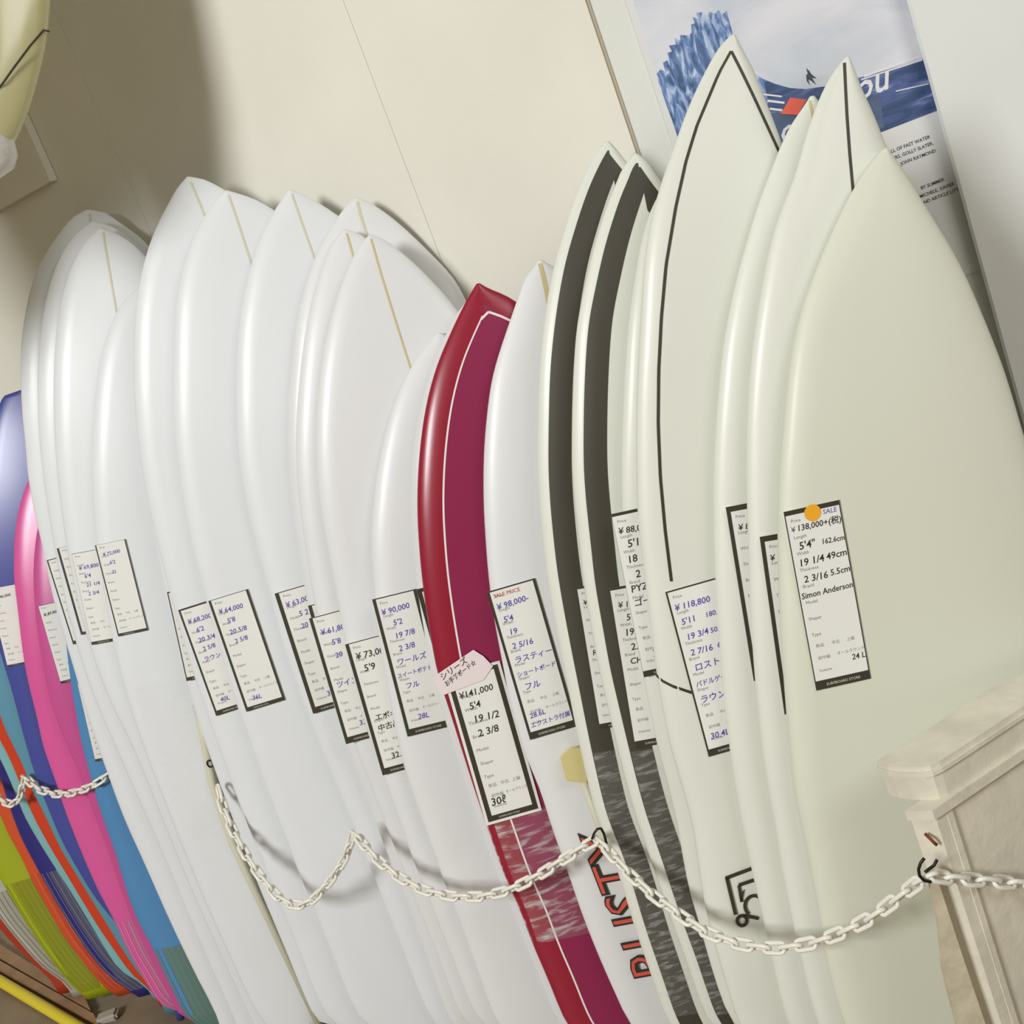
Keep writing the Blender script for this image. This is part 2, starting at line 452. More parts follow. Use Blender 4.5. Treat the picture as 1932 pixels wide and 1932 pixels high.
# ------------------------------------------------------------------ room shell
ROW = (BRD['b19'].base() - BRD['b1'].base()); ROW.z = 0; ROW.normalize()
WN = Vector((-ROW.y, ROW.x, 0))
if WN.dot(Vector((0.7, 0.7, 0))) < 0: WN = -WN           # from the rack towards the wall
offs = []
for B in BRD.values():
    for s in np.linspace(0, B.L, 12):
        for t in (0, B.wr(s)):
            offs.append(B.pt(s, t, 0, -1).dot(WN))
WALL_D = max(offs) + 0.02
def wall_hit(px):
    return at_plane(px, WN * WALL_D, WN)
corner = wall_hit((1155, 145)); corner.z = 0
YB = corner.y                                             # wall with the poster, square to the camera
ceil = 4.4

m_wall = mat('painted_wall', srgb(233, 230, 217), rough=0.8, spec=0.2, bump=0.15, bscale=35, vary=0.05, vscale=3)
m_wall2 = mat('painted_wall_pale', srgb(234, 236, 228), rough=0.8, spec=0.2, bump=0.15, bscale=35, vary=0.04, vscale=3)
m_floor = mat('worn_floor', srgb(150, 132, 108), rough=0.55, bump=0.2, bscale=25, vary=0.25, vscale=5)
m_panel = mat('white_panel', srgb(240, 242, 238), rough=0.6, spec=0.3, vary=0.03, vscale=4)
m_paint = mat('old_white_paint', srgb(230, 224, 207), rough=0.6, spec=0.3, bump=0.35, bscale=45, vary=0.14, vscale=14)
m_wood = mat('bare_wood', srgb(166, 132, 98), rough=0.65, bump=0.2, bscale=40, vary=0.25, vscale=9)

def struct(o, kind='structure'):
    o['kind'] = kind
    return o

struct(box_mesh('floor', -6, 3.5, -3, 7.5, -0.05, 0.0, m_floor))
# wall behind the rack: parallel to the row of boards
far = corner + ROW * 5.2
wl = prism('wall_back', [(corner.x, corner.y), (far.x, far.y), (far.x + WN.x * .1, far.y + WN.y * .1), (corner.x + WN.x * .1 , corner.y + WN.y * .1 + .02)], 0, ceil, m_wall)
struct(wl)
# thin sheets on that wall, butted with fine joints
cuts = [0.0]
for px in ((745, 250), (215, 270)):
    p = wall_hit(px); p.z = 0
    cuts.append((p - corner).length)
cuts.append(5.2)
for a, b in zip(cuts[:-1], cuts[1:]):
    g = 0.0004
    p0 = corner + ROW * (a + g); p1 = corner + ROW * (b - g)
    o = prism('wall_sheet', [(p0.x, p0.y), (p1.x, p1.y), (p1.x - WN.x * .006, p1.y - WN.y * .006), (p0.x - WN.x * .006, p0.y - WN.y * .006)], 0.0, ceil, m_wall, wl)
struct(box_mesh('wall_right', corner.x, 3.2, YB, YB + 0.1, 0, ceil, m_wall2))
struct(box_mesh('trim_1', corner.x - 0.001, corner.x + 0.003, YB - 0.004, YB + 0.05, 0, ceil, mat('joint_strip', srgb(190, 178, 154), rough=0.7)))

# white board panel standing over the right edge of the poster
def wb(px, off=0.0):
    return at_plane(px, Vector((0, YB - off, 0)), Vector((0, 1, 0)))
e0 = wb((1706, 0), 0.05); e1 = wb((1866, 503), 0.05)
xp = (e0.x + e1.x) / 2
wpanel = box_mesh('white_partition_board', xp, 3.0, YB - 0.05, YB - 0.035, 0.0, 3.6, m_panel)
tag(wpanel, 'tall plain white board standing against the wall beside the wave poster', 'panel')

# ------------------------------------------------------------------ board finishes
def board_mat(name, col, rough=0.42, coat=0.15):
    return mat(name, col, rough=rough, spec=0.45, coat=coat, vary=0.02, vscale=2)
m_cool = board_mat('resin_white_cool', srgb(231, 234, 236))
m_white = board_mat('resin_white', srgb(230, 231, 231))
m_cream = board_mat('resin_cream', srgb(228, 230, 219))
m_foam = board_mat('foam_cream', srgb(221, 223, 206), rough=0.5, coat=0.1)
m_red = board_mat('resin_red', srgb(152, 24, 50), rough=0.3, coat=0.3)
m_plum = board_mat('resin_plum', srgb(146, 36, 80), rough=0.3, coat=0.3)
m_black = mat('black_band', srgb(66, 62, 50), rough=0.5)
m_line = mat('black_pinline', srgb(58, 54, 40), rough=0.5)
m_wline = mat('white_pinline', srgb(240, 236, 228), rough=0.4)
m_string = mat('wood_stringer', srgb(206, 192, 140), rough=0.6)
m_string2 = mat('pale_stringer', srgb(214, 208, 178), rough=0.6)
def soft(name, r, g, b): return mat('soft_' + name, srgb(r, g, b), rough=0.32, spec=0.5, coat=0.2)

BOARD_MAT = {'b1': m_foam, 'b2': m_cream, 'b3': m_cream, 'b4': m_cream, 'b5': m_cream, 'b6': m_cream, 'b7': m_cream,
             'b8': m_white, 'b9': m_red}
for kx in ('b10b', 'b10', 'b11', 'b12', 'b13'): BOARD_MAT[kx] = m_white
for kx in ('b14', 'b15', 'b16', 'b16b', 'b17', 'b18', 'b18b', 'b19'): BOARD_MAT[kx] = m_cool
BOARD_MAT.update(c1=soft('sky', 82, 140, 190), c2b=soft('pink_deep', 204, 84, 150), c2=soft('pink', 222, 92, 160), c3=soft('indigo', 70, 78, 156),
                 c4=soft('teal', 96, 152, 176), c5=soft('scarlet', 212, 66, 34), c6=soft('mint', 132, 188, 192),
                 c7=soft('navy', 46, 42, 122), c8=soft('orange', 216, 86, 46), c9=soft('lime', 166, 178, 28),
                 c10=soft('grey', 186, 184, 172), c11=soft('brick', 176, 58, 38))
BOARD_LABEL = {
 'b1': 'cream short surfboard with an orange sticker on its card, behind the painted rail cap',
 'b2': 'white surfboard with a thin black stringer at its nose, next to the plain cream board',
 'b3': 'white narrow-nosed surfboard between the black-stringer board and the black-pinline board',
 'b4': 'tall off-white pointed surfboard with a black pinline V and a black bracket logo',
 'b5': 'off-white surfboard almost hidden behind the black-pinline board',
 'b6': 'white surfboard with a broad black rail band, touching the black-pinline group',
 'b7': 'white surfboard with a broad black rail band, beside the red-and-black lettered board',
 'b8': 'white surfboard with slanted black and red lettering between the red and the black-banded boards',
 'b9': 'dark red surfboard with a thin white pinline and a patch of stretch film',
 'b10b': 'white surfboard pressed right behind the red board, only its rail showing',
 'b10': 'short white surfboard whose low nose rises just left of the red board',
 'b11': 'white surfboard with a long brown wood stringer reaching from its pointed nose',
 'b12': 'white surfboard squeezed behind the one with the long brown stringer',
 'b13': 'broad white surfboard showing its right shoulder behind the two brown-stringer boards',
 'b14': 'white pointed surfboard, fifth white board from the red one by noses',
 'b15': 'white surfboard standing against the tallest white board with the card showing two black sides',
 'b16': 'tallest white surfboard with a squared pale nose, carrying a half-hidden card',
 'b16b': 'short white surfboard hidden behind the tallest one, a sliver of card on its edge',
 'b17': 'white surfboard with a low rounded shoulder and a full upright price card',
 'b18': 'white round-nosed surfboard with a pale green stringer, in front of the bluntest one',
 'b18b': 'white round-nosed surfboard pressed between two others of the round-nosed set',
 'b19': 'broad blunt-nosed white surfboard bordering the coloured soft-top boards',
 'c1': 'sky blue soft-top board with a grey-green striped tail beside the white boards',
 'c2b': 'deep pink soft-top board just behind the sky blue one',
 'c2': 'bright pink soft-top board with pale stripes at the tail',
 'c3': 'indigo blue soft-top board with the highest round nose of the coloured boards',
 'c4': 'teal soft-top board between the indigo one and the scarlet one',
 'c5': 'scarlet soft-top board between the teal one and the pale mint one',
 'c6': 'pale mint soft-top board showing as a thin strip beside the scarlet one',
 'c7': 'dark navy soft-top board with a grey striped tail',
 'c8': 'orange soft-top board with fine tail stripes beside the lime green one',
 'c9': 'lime green soft-top board with a darker striped tail',
 'c10': 'light grey soft-top board beside the lime green one',
 'c11': 'brick red soft-top board at the far end of the rack',
}
ROOT = {}
for key in ORDER:
    B = BRD[key]
    isc = key.startswith('c')
    root = empty('soft_top_surfboard' if isc else 'surfboard', B.base())
    tag(root, BOARD_LABEL[key], 'surfboard', 'coloured soft-top boards' if isc else 'surfboards standing in the rack')
    B.build('hull', BOARD_MAT[key], root)
    ROOT[key] = root

# stringers, pinlines, bands
def stringer(key, pxs, width, m): BRD[key].px_line('stringer', pxs, width, m, ROOT[key])
stringer('b2', [(1599, 114), (1600, 160), (1602, 220), (1606, 290), (1613, 380), (1625, 520), (1640, 700)], 0.0052, m_line)
stringer('b3', [(1533, 186), (1538, 215), (1548, 300), (1560, 400)], 0.005, m_string)
stringer('b8', [(1020, 496), (1026, 520), (1034, 560), (1046, 640)], 0.009, m_string)
stringer('b11', [(699, 449), (718, 515), (745, 602), (773, 690), (800, 780)], 0.0042, m_string)
stringer('b12', [(653, 439), (662, 470), (680, 540)], 0.0045, m_string)
stringer('b13', [(673, 379), (681, 410), (692, 445), (712, 520)], 0.006, m_string2)
stringer('b14', [(549, 364), (565, 410), (592, 485), (615, 560)], 0.0045, m_string2)
stringer('b15', [(429, 366), (446, 415), (471, 490), (490, 560)], 0.0048, m_string2)
stringer('b16', [(357, 341), (366, 362), (380, 395), (400, 450)], 0.0048, m_string2)
stringer('b18', [(191, 437), (200, 488), (218, 585), (236, 690)], 0.005, m_string2)
stringer('b19', [(166, 402), (170, 430), (180, 480)], 0.006, m_string2)

B = BRD['b4']
B.px_line('pinline', [(1383, 92), (1359, 135), (1338, 185), (1317, 235), (1296, 302), (1276, 389), (1257, 500), (1248, 600), (1243, 700), (1242, 800), (1246, 900), (1255, 1000), (1267, 1097)], 0.0056, m_line, ROOT['b4'], n=60)
B.px_line('pinline', [(1383, 92), (1405, 137), (1430, 190), (1450, 234), (1471, 280), (1490, 325), (1505, 370)], 0.0056, m_line, ROOT['b4'], n=30)
pl = [(1241, 1279), (1252, 1288), (1270, 1296), (1302, 1306), (1340, 1316)]
pts = [B.st(p) for p in pl]
vs = []; fs = []
for s, t in pts:
    vs.append(B.pt(s - 0.003, t, 0.0008) - ROOT['b4'].location); vs.append(B.pt(s + 0.003, t, 0.0008) - ROOT['b4'].location)
for i in range(len(pts) - 1): fs.append([2 * i, 2 * i + 1, 2 * i + 3, 2 * i + 2])
link_mesh('patch_line', vs, fs, m_line, ROOT['b4'])

for key in ('b6', 'b7'):
    B = BRD[key]
    B.band('black_band', lambda s: 0.021, lambda s: 0.066, 0.0, B.L - 0.03, m_black, ROOT[key], n=110)
B = BRD['b9']
B.band('inner_panel', lambda s: 0.056, lambda s: 9, 0.0, B.L - 0.03, m_plum, ROOT['b9'], n=100, eps=0.0006)
B.band('pinline', lambda s: 0.054, lambda s: 0.058, 0.0, B.L - 0.03, m_wline, ROOT['b9'], sides='L', n=100, eps=0.0011, nx=2)

def seg_line(key, pxs, wpx, m, name, eps):
    B = BRD[key]; vs = []; fs = []
    for i in range(len(pxs) - 1):
        p, q = Vector(pxs[i]), Vector(pxs[i + 1]); d = (q - p).normalized(); n_ = Vector((-d.y, d.x)) * wpx / 2
        for j in range(6):
            for e in (n_, -n_):
                w_ = p + (q - p) * j / 5 + e
                s, t = B.st((w_.x, w_.y)); vs.append(B.pt(max(s, .003), t, eps) - ROOT[key].location)
        b0 = len(vs) - 12
        for j in range(5): fs.append([b0 + 2 * j, b0 + 2 * j + 1, b0 + 2 * j + 3, b0 + 2 * j + 2])
    return link_mesh(name, vs, fs, m, ROOT[key])
seg_line('b9', [(908, 602), (922, 588), (945, 596), (975, 610)], 4.5, m_wline, 'pinline_tip', 0.0012)

# stretch film: thin wrinkled plastic wound round some boards
def film_mat(name, amount, scale):
    m = bpy.data.materials.new(name); m.use_nodes = True
    nt = m.node_tree; nt.nodes.clear()
    out = nt.nodes.new('ShaderNodeOutputMaterial')
    tr = nt.nodes.new('ShaderNodeBsdfTransparent')
    pr = nt.nodes.new('ShaderNodeBsdfPrincipled')
    pr.inputs['Base Color'].default_value = (0.9, 0.9, 0.88, 1); pr.inputs['Roughness'].default_value = 0.18
    mx = nt.nodes.new('ShaderNodeMixShader')
    tc = nt.nodes.new('ShaderNodeTexCoord')
    mp = nt.nodes.new('ShaderNodeMapping')
    mp.inputs['Scale'].default_value = (scale * 0.22, scale * 0.22, scale)
    mp.inputs['Rotation'].default_value = (0, math.radians(14), 0)
    n = nt.nodes.new('ShaderNodeTexNoise'); n.inputs['Scale'].default_value = 1.0; n.inputs['Detail'].default_value = 5
    n.inputs['Distortion'].default_value = 0.6
    r = nt.nodes.new('ShaderNodeMapRange')
    r.inputs['From Min'].default_value = 0.5; r.inputs['From Max'].default_value = 0.72
    r.inputs['To Min'].default_value = 0.06; r.inputs['To Max'].default_value = amount
    bp = nt.nodes.new('ShaderNodeBump'); bp.inputs['Strength'].default_value = 0.5; bp.inputs['Distance'].default_value = 0.002
    nt.links.new(tc.outputs['Object'], mp.inputs['Vector']); nt.links.new(mp.outputs['Vector'], n.inputs['Vector'])
    nt.links.new(n.outputs['Fac'], r.inputs['Value']); nt.links.new(r.outputs['Result'], mx.inputs['Fac'])
    nt.links.new(n.outputs['Fac'], bp.inputs['Height']); nt.links.new(bp.outputs['Normal'], pr.inputs['Normal'])
    nt.links.new(tr.outputs[0], mx.inputs[1]); nt.links.new(pr.outputs[0], mx.inputs[2])
    nt.links.new(mx.outputs[0], out.inputs['Surface'])
    return m
m_film = film_mat('stretch_film', 0.62, 70)
m_film2 = film_mat('stretch_film_faint', 0.34, 110)
def film(key, p0, p1, m, tmax=0.12):
    B = BRD[key]
    s0 = B.st(p0)[0]; s1 = min(B.st(p1)[0], B.L - 0.05)
    rows = []
    for i in range(25):
        s = s0 + (s1 - s0) * i / 24
        rows.append((s, -B.wl(s) + 0.001, tmax))
    B.strip('stretch_film', rows, m, ROOT[key], eps=0.0019, nx=14)
film('b9', (945, 1540), (1060, 1772), m_film)
film('b7', (1130, 1420), (1260, 1925), m_film2)
film('b6', (1190, 1420), (1330, 1925), m_film2)
m_film3 = film_mat('stretch_film_clear', 0.12, 90)
film('b17', (222, 1300), (340, 1590), m_film3, 0.2)
film('b11', (690, 1420), (770, 1590), m_film3, 0.2)
film('b14', (585, 1360), (650, 1510), m_film3, 0.2)

# soft-top tails: darker slick with fine stripes
def slick(key, px, col, linecol, n=7, w0=0.012, w1=0.11):
    B = BRD[key]
    s0 = B.st(px)[0]; s1 = B.L - 0.03
    if s1 < s0 + 0.05: return
    B.band('tail_slick', lambda s: 0.006, lambda s: w1 + 0.03, s0, s1, col, ROOT[key], sides='L', n=30, eps=0.0008)
    for i in range(n):
        a = w0 + (w1 - w0) * i / (n - 1)
        B.band('tail_stripe', lambda s, a=a: a, lambda s, a=a: a + 0.0022, s0, s1, linecol, ROOT[key], sides='L', n=16, nx=1, eps=0.0014)
slick('c1', (285, 1795), soft('sage', 96, 128, 120), soft('sage_line', 120, 150, 142))
slick('c2', (225, 1742), soft('pink_tail', 196, 104, 150), soft('pink_line', 226, 160, 196))
slick('c7', (85, 1648), soft('slate', 84, 84, 108), soft('slate_line', 128, 134, 164))
slick('c8', (60, 1652), soft('orange_tail', 196, 70, 40), soft('orange_line', 228, 120, 84))
slick('c9', (20, 1668), soft('lime_tail', 138, 144, 18), soft('lime_line', 168, 172, 60))
slick('c10', (-20, 1690), soft('grey_tail', 168, 164, 148), soft('grey_line', 130, 128, 116))

# ------------------------------------------------------------------ lettering helper
TXT = {}
def text_geo(body, offset=0.0):
    key = (body, offset)
    if key in TXT: return TXT[key]
    cu = bpy.data.curves.new('t', 'FONT'); cu.body = body; cu.size = 1.0; cu.resolution_u = 2
    cu.offset = offset; cu.fill_mode = 'FRONT'
    ob = bpy.data.objects.new('t', cu)
    me = ob.to_mesh()
    vs = [tuple(v.co) for v in me.vertices]; fs = [tuple(p.vertices) for p in me.polygons]
    ob.to_mesh_clear(); bpy.data.objects.remove(ob); bpy.data.curves.remove(cu)
    TXT[key] = (vs, fs)
    return TXT[key]

def write(lines, name, material, parent, z, xmax=None):
    """lines: (text, x, y, size, slant, turn, boldness) in the parent's own plane"""
    V = []; Fc = []
    for (t, x, y, size, slant, turn, bold) in lines:
        vs, fs = text_geo(t, bold)
        if not vs: continue
        b = len(V); c, s = math.cos(turn), math.sin(turn)
        wid = max(v[0] + slant * v[1] for v in vs) * size
        sq = min(1.0, (xmax - x) / wid) if xmax else 1.0
        for v in vs:
            a0 = (v[0] + slant * v[1]) * size * sq; b0 = v[1] * size * (0.5 + 0.5 * sq)
            V.append((x + a0 * c - b0 * s, y + a0 * s + b0 * c, z))
        for f in fs: Fc.append([b + q for q in f])
    if V: return link_mesh(name, V, Fc, material, parent)

# ------------------------------------------------------------------ price cards
m_card = mat('card_paper', srgb(238, 238, 232), rough=0.55, spec=0.3)
m_frame = mat('card_frame_print', srgb(58, 54, 40), rough=0.55)
m_print = mat('grey_print', srgb(120, 118, 106), rough=0.6)
m_ink = mat('black_ink', srgb(48, 46, 40), rough=0.6)
m_violet = mat('violet_ink', srgb(92, 78, 176), rough=0.6)
m_wprint = mat('white_print', srgb(214, 212, 200), rough=0.6)
m_redink = mat('red_ink', srgb(206, 92, 92), rough=0.6)
m_orange = mat('orange_sticker', srgb(246, 176, 40), rough=0.5)
m_note = mat('pink_white_note', srgb(240, 226, 226), rough=0.6)

def card(key, TL, BL, label, ratio=0.31, side=0.05, top=0.04, bottom=0.16, hand=None, ink=None, margin=0.0, extra=None, lift=0.0016, kanji=True):
    B = BRD[key]
    a = B.bp(TL, B.T / 2 + lift); b = B.bp(BL, B.T / 2 + lift)
    dn = (b - a); h = dn.length; dn.normalize()
    rt = B.n.cross(dn)
    if rt.x < 0: rt = -rt
    up = -dn
    nn = rt.cross(up)
    Mx = Matrix.Identity(4)
    for r in range(3):
        Mx[r][0] = rt[r]; Mx[r][1] = up[r]; Mx[r][2] = nn[r]; Mx[r][3] = b[r]
    root = empty('price_card', mtx=Mx)
    tag(root, label, 'price card', 'price cards on the boards')
    w = h * ratio
    box_mesh('card', 0, w, 0, h, -0.0004, 0.0002, m_card, root)
    x0, x1, y0, y1 = margin * w, w - margin * w, margin * w, h - margin * w
    sd, tp, bt = side * w, top * w, bottom * w
    z = 0.0004
    vs = []; fs = []
    for (p, q, r_, s_) in ((x0, x0 + sd, y0, y1), (x1 - sd, x1, y0, y1), (x0 + sd, x1 - sd, y1 - tp, y1), (x0 + sd, x1 - sd, y0, y0 + bt)):
        n0 = len(vs); vs += [(p, r_, z), (q, r_, z), (q, s_, z), (p, s_, z)]; fs.append([n0, n0 + 1, n0 + 2, n0 + 3])
    link_mesh('frame_print', vs, fs, m_frame, root)
    ih = y1 - tp - y0 - bt; iy = y0 + bt; iw = x1 - x0 - 2 * sd; ix = x0 + sd
    pr = []
    names = ['Price', 'Length', 'Width', 'Thickness', 'Brand', 'Model', 'Shaper', 'Type']
    for i, nme in enumerate(names):
        pr.append((nme, ix + iw * 0.08, iy + ih * (0.955 - 0.098 * i), w * 0.085, 0, 0, 0.0))
    if kanji:
        for (s_, fx, fy) in (('新品', .12, .20), ('中古', .42, .20), ('上級', .70, .20), ('初中級', .12, .125), ('オールラウンド', .48, .13), ('Volume', .10, .05)):
            pr.append((s_, ix + iw * fx, iy + ih * fy, w * 0.075, 0, 0, 0.0))
    o = write(pr, 'form_print', m_print, root, z, x1 - sd)
    o['kind'] = 'stuff'
    write([('SURFBOARD STORE', x0 + w * 0.2, y0 + bt * 0.32, bt * 0.42, 0, 0, 0.0)], 'footer_print', m_wprint, root, z + 0.0003)
    if hand:
        L_ = []
        rnd = random.Random(key)
        for i, item in enumerate(hand):
            txt, fx, row, sz = item
            L_.append((txt, ix + iw * fx, iy + ih * (0.90 - 0.098 * row), w * sz, 0.12, rnd.uniform(-0.03, 0.05), 0.012))
        for ln in L_:
            write([ln], 'handwritten_line', ink or m_ink, root, z + 0.0002, x1 - sd * 1.3)
    if extra: extra(root, w, h, ix, iy, iw, ih, z)
    return root

def ex_b1(root, w, h, ix, iy, iw, ih, z):
    vs = [(0.5 * w, h - 0.01, z + 0.0006)]; fs = []
    for i in range(28):
        an = 2 * math.pi * i / 28
        vs.append((0.5 * w + 0.0145 * math.cos(an), h - 0.012 + 0.0145 * math.sin(an), z + 0.0006))
    for i in range(28): fs.append([0, 1 + i, 1 + (i + 1) % 28])
    link_mesh('round_sticker', vs, fs, m_orange, root)
    write([('¥', ix + iw * .06, iy + ih * .90, w * .13, 0, 0, 0.0)], 'yen_mark', m_ink, root, z + .0002)
    write([('SALE', ix + iw * .68, iy + ih * .965, w * .12, 0.1, 0, 0.0)], 'violet_note', m_violet, root, z + .0002)
card('b1', (1478, 966), (1540, 1303), 'price card with an orange round sticker on the cream board',
     ratio=.305, side=.02, top=.085, bottom=.165, ink=m_ink, extra=ex_b1, hand=[
     ('138,000+(税)', .16, 0, .155), ("5'4\"", .14, 1.12, .19), ('162.6cm', .56, 1.08, .15), ('19 1/4', .08, 2.12, .18), ('49cm', .60, 2.06, .17),
     ('2 3/16', .12, 3.12, .17), ('5.5cm', .62, 3.04, .16), ('Simon Anderson', .02, 4.08, .165), ('24 L', .74, 8.35, .15)])
card('b2', (1433, 1013), (1480, 1348), 'card edge with a thick black side, on the board with the black stringer', side=.075, top=.10,
     hand=[('¥ 128,000', .06, .2, .15), ("5'8\"", .2, 1.2, .17)])
card('b3', (1369, 957), (1422, 1285), 'card edge with thick black side and crossed-out price on the narrow-nosed board', side=.075, top=.10,
     hand=[('¥ 88,000', .10, .2, .15), ("5'10", .3, 1.2, .18), ('2 1/4', .3, 2.2, .17)])
card('b4', (1255, 1117), (1337, 1428), 'price card in violet ink, on the board with the black pinline', ratio=.30, side=.035, top=.03, bottom=.14, ink=m_violet,
     hand=[('¥ 118,800', .06, .2, .17), ("5'11", .12, 1.15, .17), ('180.3', .62, 1.1, .14), ('19 3/4', .14, 2.15, .17), ('50.2', .64, 2.1, .14), ('2 7/16', .14, 3.15, .17), ('6.2', .7, 3.1, .14),
           ('ロスト', .14, 4.15, .17), ('パドルゲーター', .08, 5.15, .14), ('ラウンド', .08, 6.2, .17), ('30.4L', .10, 8.6, .17)])
card('b5', (1153, 970), (1215, 1278), 'card with bold black figures on the board hidden behind the pinline board', side=.004, top=.06, bottom=.12,
     hand=[('¥ 88,000', .06, .15, .17), ("5'11", .18, 1.1, .21), ('18 1/2', .12, 2.1, .20), ('2 1/4', .22, 3.1, .20), ('PYZEL', .08, 4.0, .19), ('ゴースト', .08, 4.9, .17), ('26', .25, 8.4, .22)])
card('b6', (1150, 1110), (1199, 1412), 'card reading 19.5 in black ink on the black-banded board', side=.004, top=.05, bottom=.14,
     hand=[('¥ 118,000', .10, .2, .16), ("5'11", .22, 1.1, .18), ('19.5', .14, 2.1, .19), ('2.5', .22, 3.1, .19), ('CHANNEL', .16, 4.0, .17)])
card('b7', (1088, 1108), (1132, 1376), 'half-hidden card on the black-banded board beside the lettered board', side=.004, top=.05, bottom=.12,
     hand=[('¥ 98,000', .08, .2, .16), ('RUSTY', .1, 4.0, .17)])
def ex_b8(root, w, h, ix, iy, iw, ih, z):
    write([('SALE PRICE', ix + iw * .06, iy + ih * .955, w * .11, 0, 0, .01)], 'red_note', m_redink, root, z + .0003)
card('b8', (918, 1117), (1000, 1396), 'price card in violet ink, on the board with black and red lettering', ratio=.315, side=.055, top=.03, bottom=.15, ink=m_violet, margin=0.0, extra=ex_b8,
     hand=[('¥ 98,000-', .06, .3, .17), ("5'4", .12, 1.25, .17), ('19', .16, 2.2, .17), ('2 5/16', .14, 3.2, .17), ('ラスティー', .1, 4.2, .16), ('ショートボード', .06, 5.2, .14), ('フル', .14, 6.2, .17),
           ('28.6L', .08, 8.25, .15), ('エクストラ付属', .04, 8.9, .13)])
card('b9', (836, 1276), (918, 1558), 'price card in a thick black frame with white margin, on the red board', ratio=.36, side=.085, top=.06, bottom=.10, margin=.05, lift=0.004,
     hand=[('¥141,000', .04, .45, .16), ("5'4", .2, 1.35, .17), ('19 1/2', .2, 2.35, .18), ('2 3/8', .22, 3.4, .18), ('30ℓ', .06, 8.5, .19)])
card('b10b', (786, 1112), (862, 1385), 'black corner of a card hidden behind the red board', side=.09, top=.08)
card('b10', (702, 1131), (769, 1390), 'price card in violet ink reading 90000 on the short white board', ratio=.31, side=.075, top=.025, bottom=.16, ink=m_violet,
     hand=[('¥ 90,000', .06, .25, .18), ("5'2", .28, 1.2, .18), ('19 7/8', .24, 2.2, .18), ('2 3/8', .26, 3.2, .18), ('ワールズ', .12, 4.2, .17), ('スイートポテト', .04, 5.2, .15), ('フル', .18, 6.1, .16), ('28L', .3, 8.6, .17)])
card('b11', (651, 1216), (722, 1463), 'price card reading 73000 in black ink, on the board with the long brown stringer', ratio=.32, side=.08, top=.02, bottom=.15,
     hand=[('¥ 73,000', .08, .3, .21), ("5'9", .2, 1.35, .22), ('エポキシ', .12, 5.3, .17), ('中古品', .12, 6.2, .17), ('32.1', .26, 8.6, .19)])
card('b12', (583, 1167), (653, 1404), 'price card in violet ink between the 73000 card and the taller white boards', ratio=.33, side=.075, top=.02, bottom=.15, ink=m_violet,
     hand=[('¥ 61,800', .1, .5, .18), ("5'8", .3, 1.5, .18), ('20', .3, 2.6, .17), ('ツイン', .1, 5.0, .17), ('33L', .4, 8.5, .17)])
card('b13', (581, 1143), (650, 1385), 'card showing only a black corner behind its neighbour card', ratio=.33, side=.08, top=.02, bottom=.15)
card('b14', (518, 1120), (591, 1347), 'price card in violet ink reading 63000, one side under the next board', ratio=.35, side=.09, top=.02, bottom=.14, ink=m_violet,
     hand=[('¥ 63,000', .08, .35, .17), ('5 2', .34, 1.35, .17), ('20', .3, 2.4, .16), ('34L', .4, 8.6, .17)])
card('b15', (393, 1134), (465, 1343), 'full price card with black sides in faint violet ink, rightmost of the overlapping pair', ratio=.345, side=.06, top=.015, bottom=.10, ink=m_violet,
     hand=[('¥ 64,000', .1, .35, .17), ("5'8", .24, 1.35, .17), ('20 5/8', .2, 2.4, .17), ('2 5/8', .26, 3.3, .16), ('36L', .2, 8.7, .16)])
card('b16', (336, 1151), (408, 1351), 'price card overlapped by the full card beside it, in faint violet ink', ratio=.35, side=.05, top=.045, bottom=.13, ink=m_violet,
     hand=[('¥ 68,200', .08, .4, .17), ("6'2", .22, 1.4, .17), ('20 3/4', .18, 2.4, .17), ('2 5/8', .22, 3.3, .16), ('ラウンド', .14, 4.3, .15), ('40L', .2, 8.5, .16)])
card('b16b', (315, 1117), (352, 1285), 'sliver of a card at the edge of the hidden short board', ratio=.33, side=.035, top=.05, bottom=.12)
card('b17', (179, 1029), (223, 1201), 'upright price card with faint writing on the low-shouldered white board', ratio=.325, side=.04, top=.008, bottom=.09, ink=m_violet,
     hand=[('¥ 72,000', .14, .35, .16), ("6'2", .3, 1.35, .16), ('21', .3, 2.4, .15)])
card('b18', (135, 1045), (173, 1217), 'price card with a pale blue written block, under the upright card', ratio=.33, side=.004, top=.015, bottom=.10, ink=m_violet,
     hand=[('¥ 69,800', .12, .9, .18), ("6'4", .24, 1.9, .18), ('21 1/4', .24, 2.9, .17), ('2 3/4', .24, 3.9, .17)])
card('b18b', (107, 1035), (153, 1198), 'card with a thick black left side among the round-nosed boards', ratio=.33, side=.075, top=.008, bottom=.09)
card('b19', (88, 1057), (138, 1216), 'card at the rail of the blunt-nosed white board by the pink board', ratio=.33, side=.045, top=.03, bottom=.12)
card('c2b', (72, 1143), (115, 1290), 'grey price card on the deep pink board', ratio=.34, side=.004, top=.02, bottom=.09, hand=[('¥ 49,800', .1, .4, .15)])
card('c3', (-22, 1112), (14, 1258), 'pale price card on the indigo board', ratio=.34, side=.004, top=.004, bottom=.06, hand=[('¥ 46,000', .2, .4, .15)])
card('c1', (146, 1290), (180, 1437), 'card end with a black footer on the sky blue board', ratio=.34, side=.004, top=.02, bottom=.09)

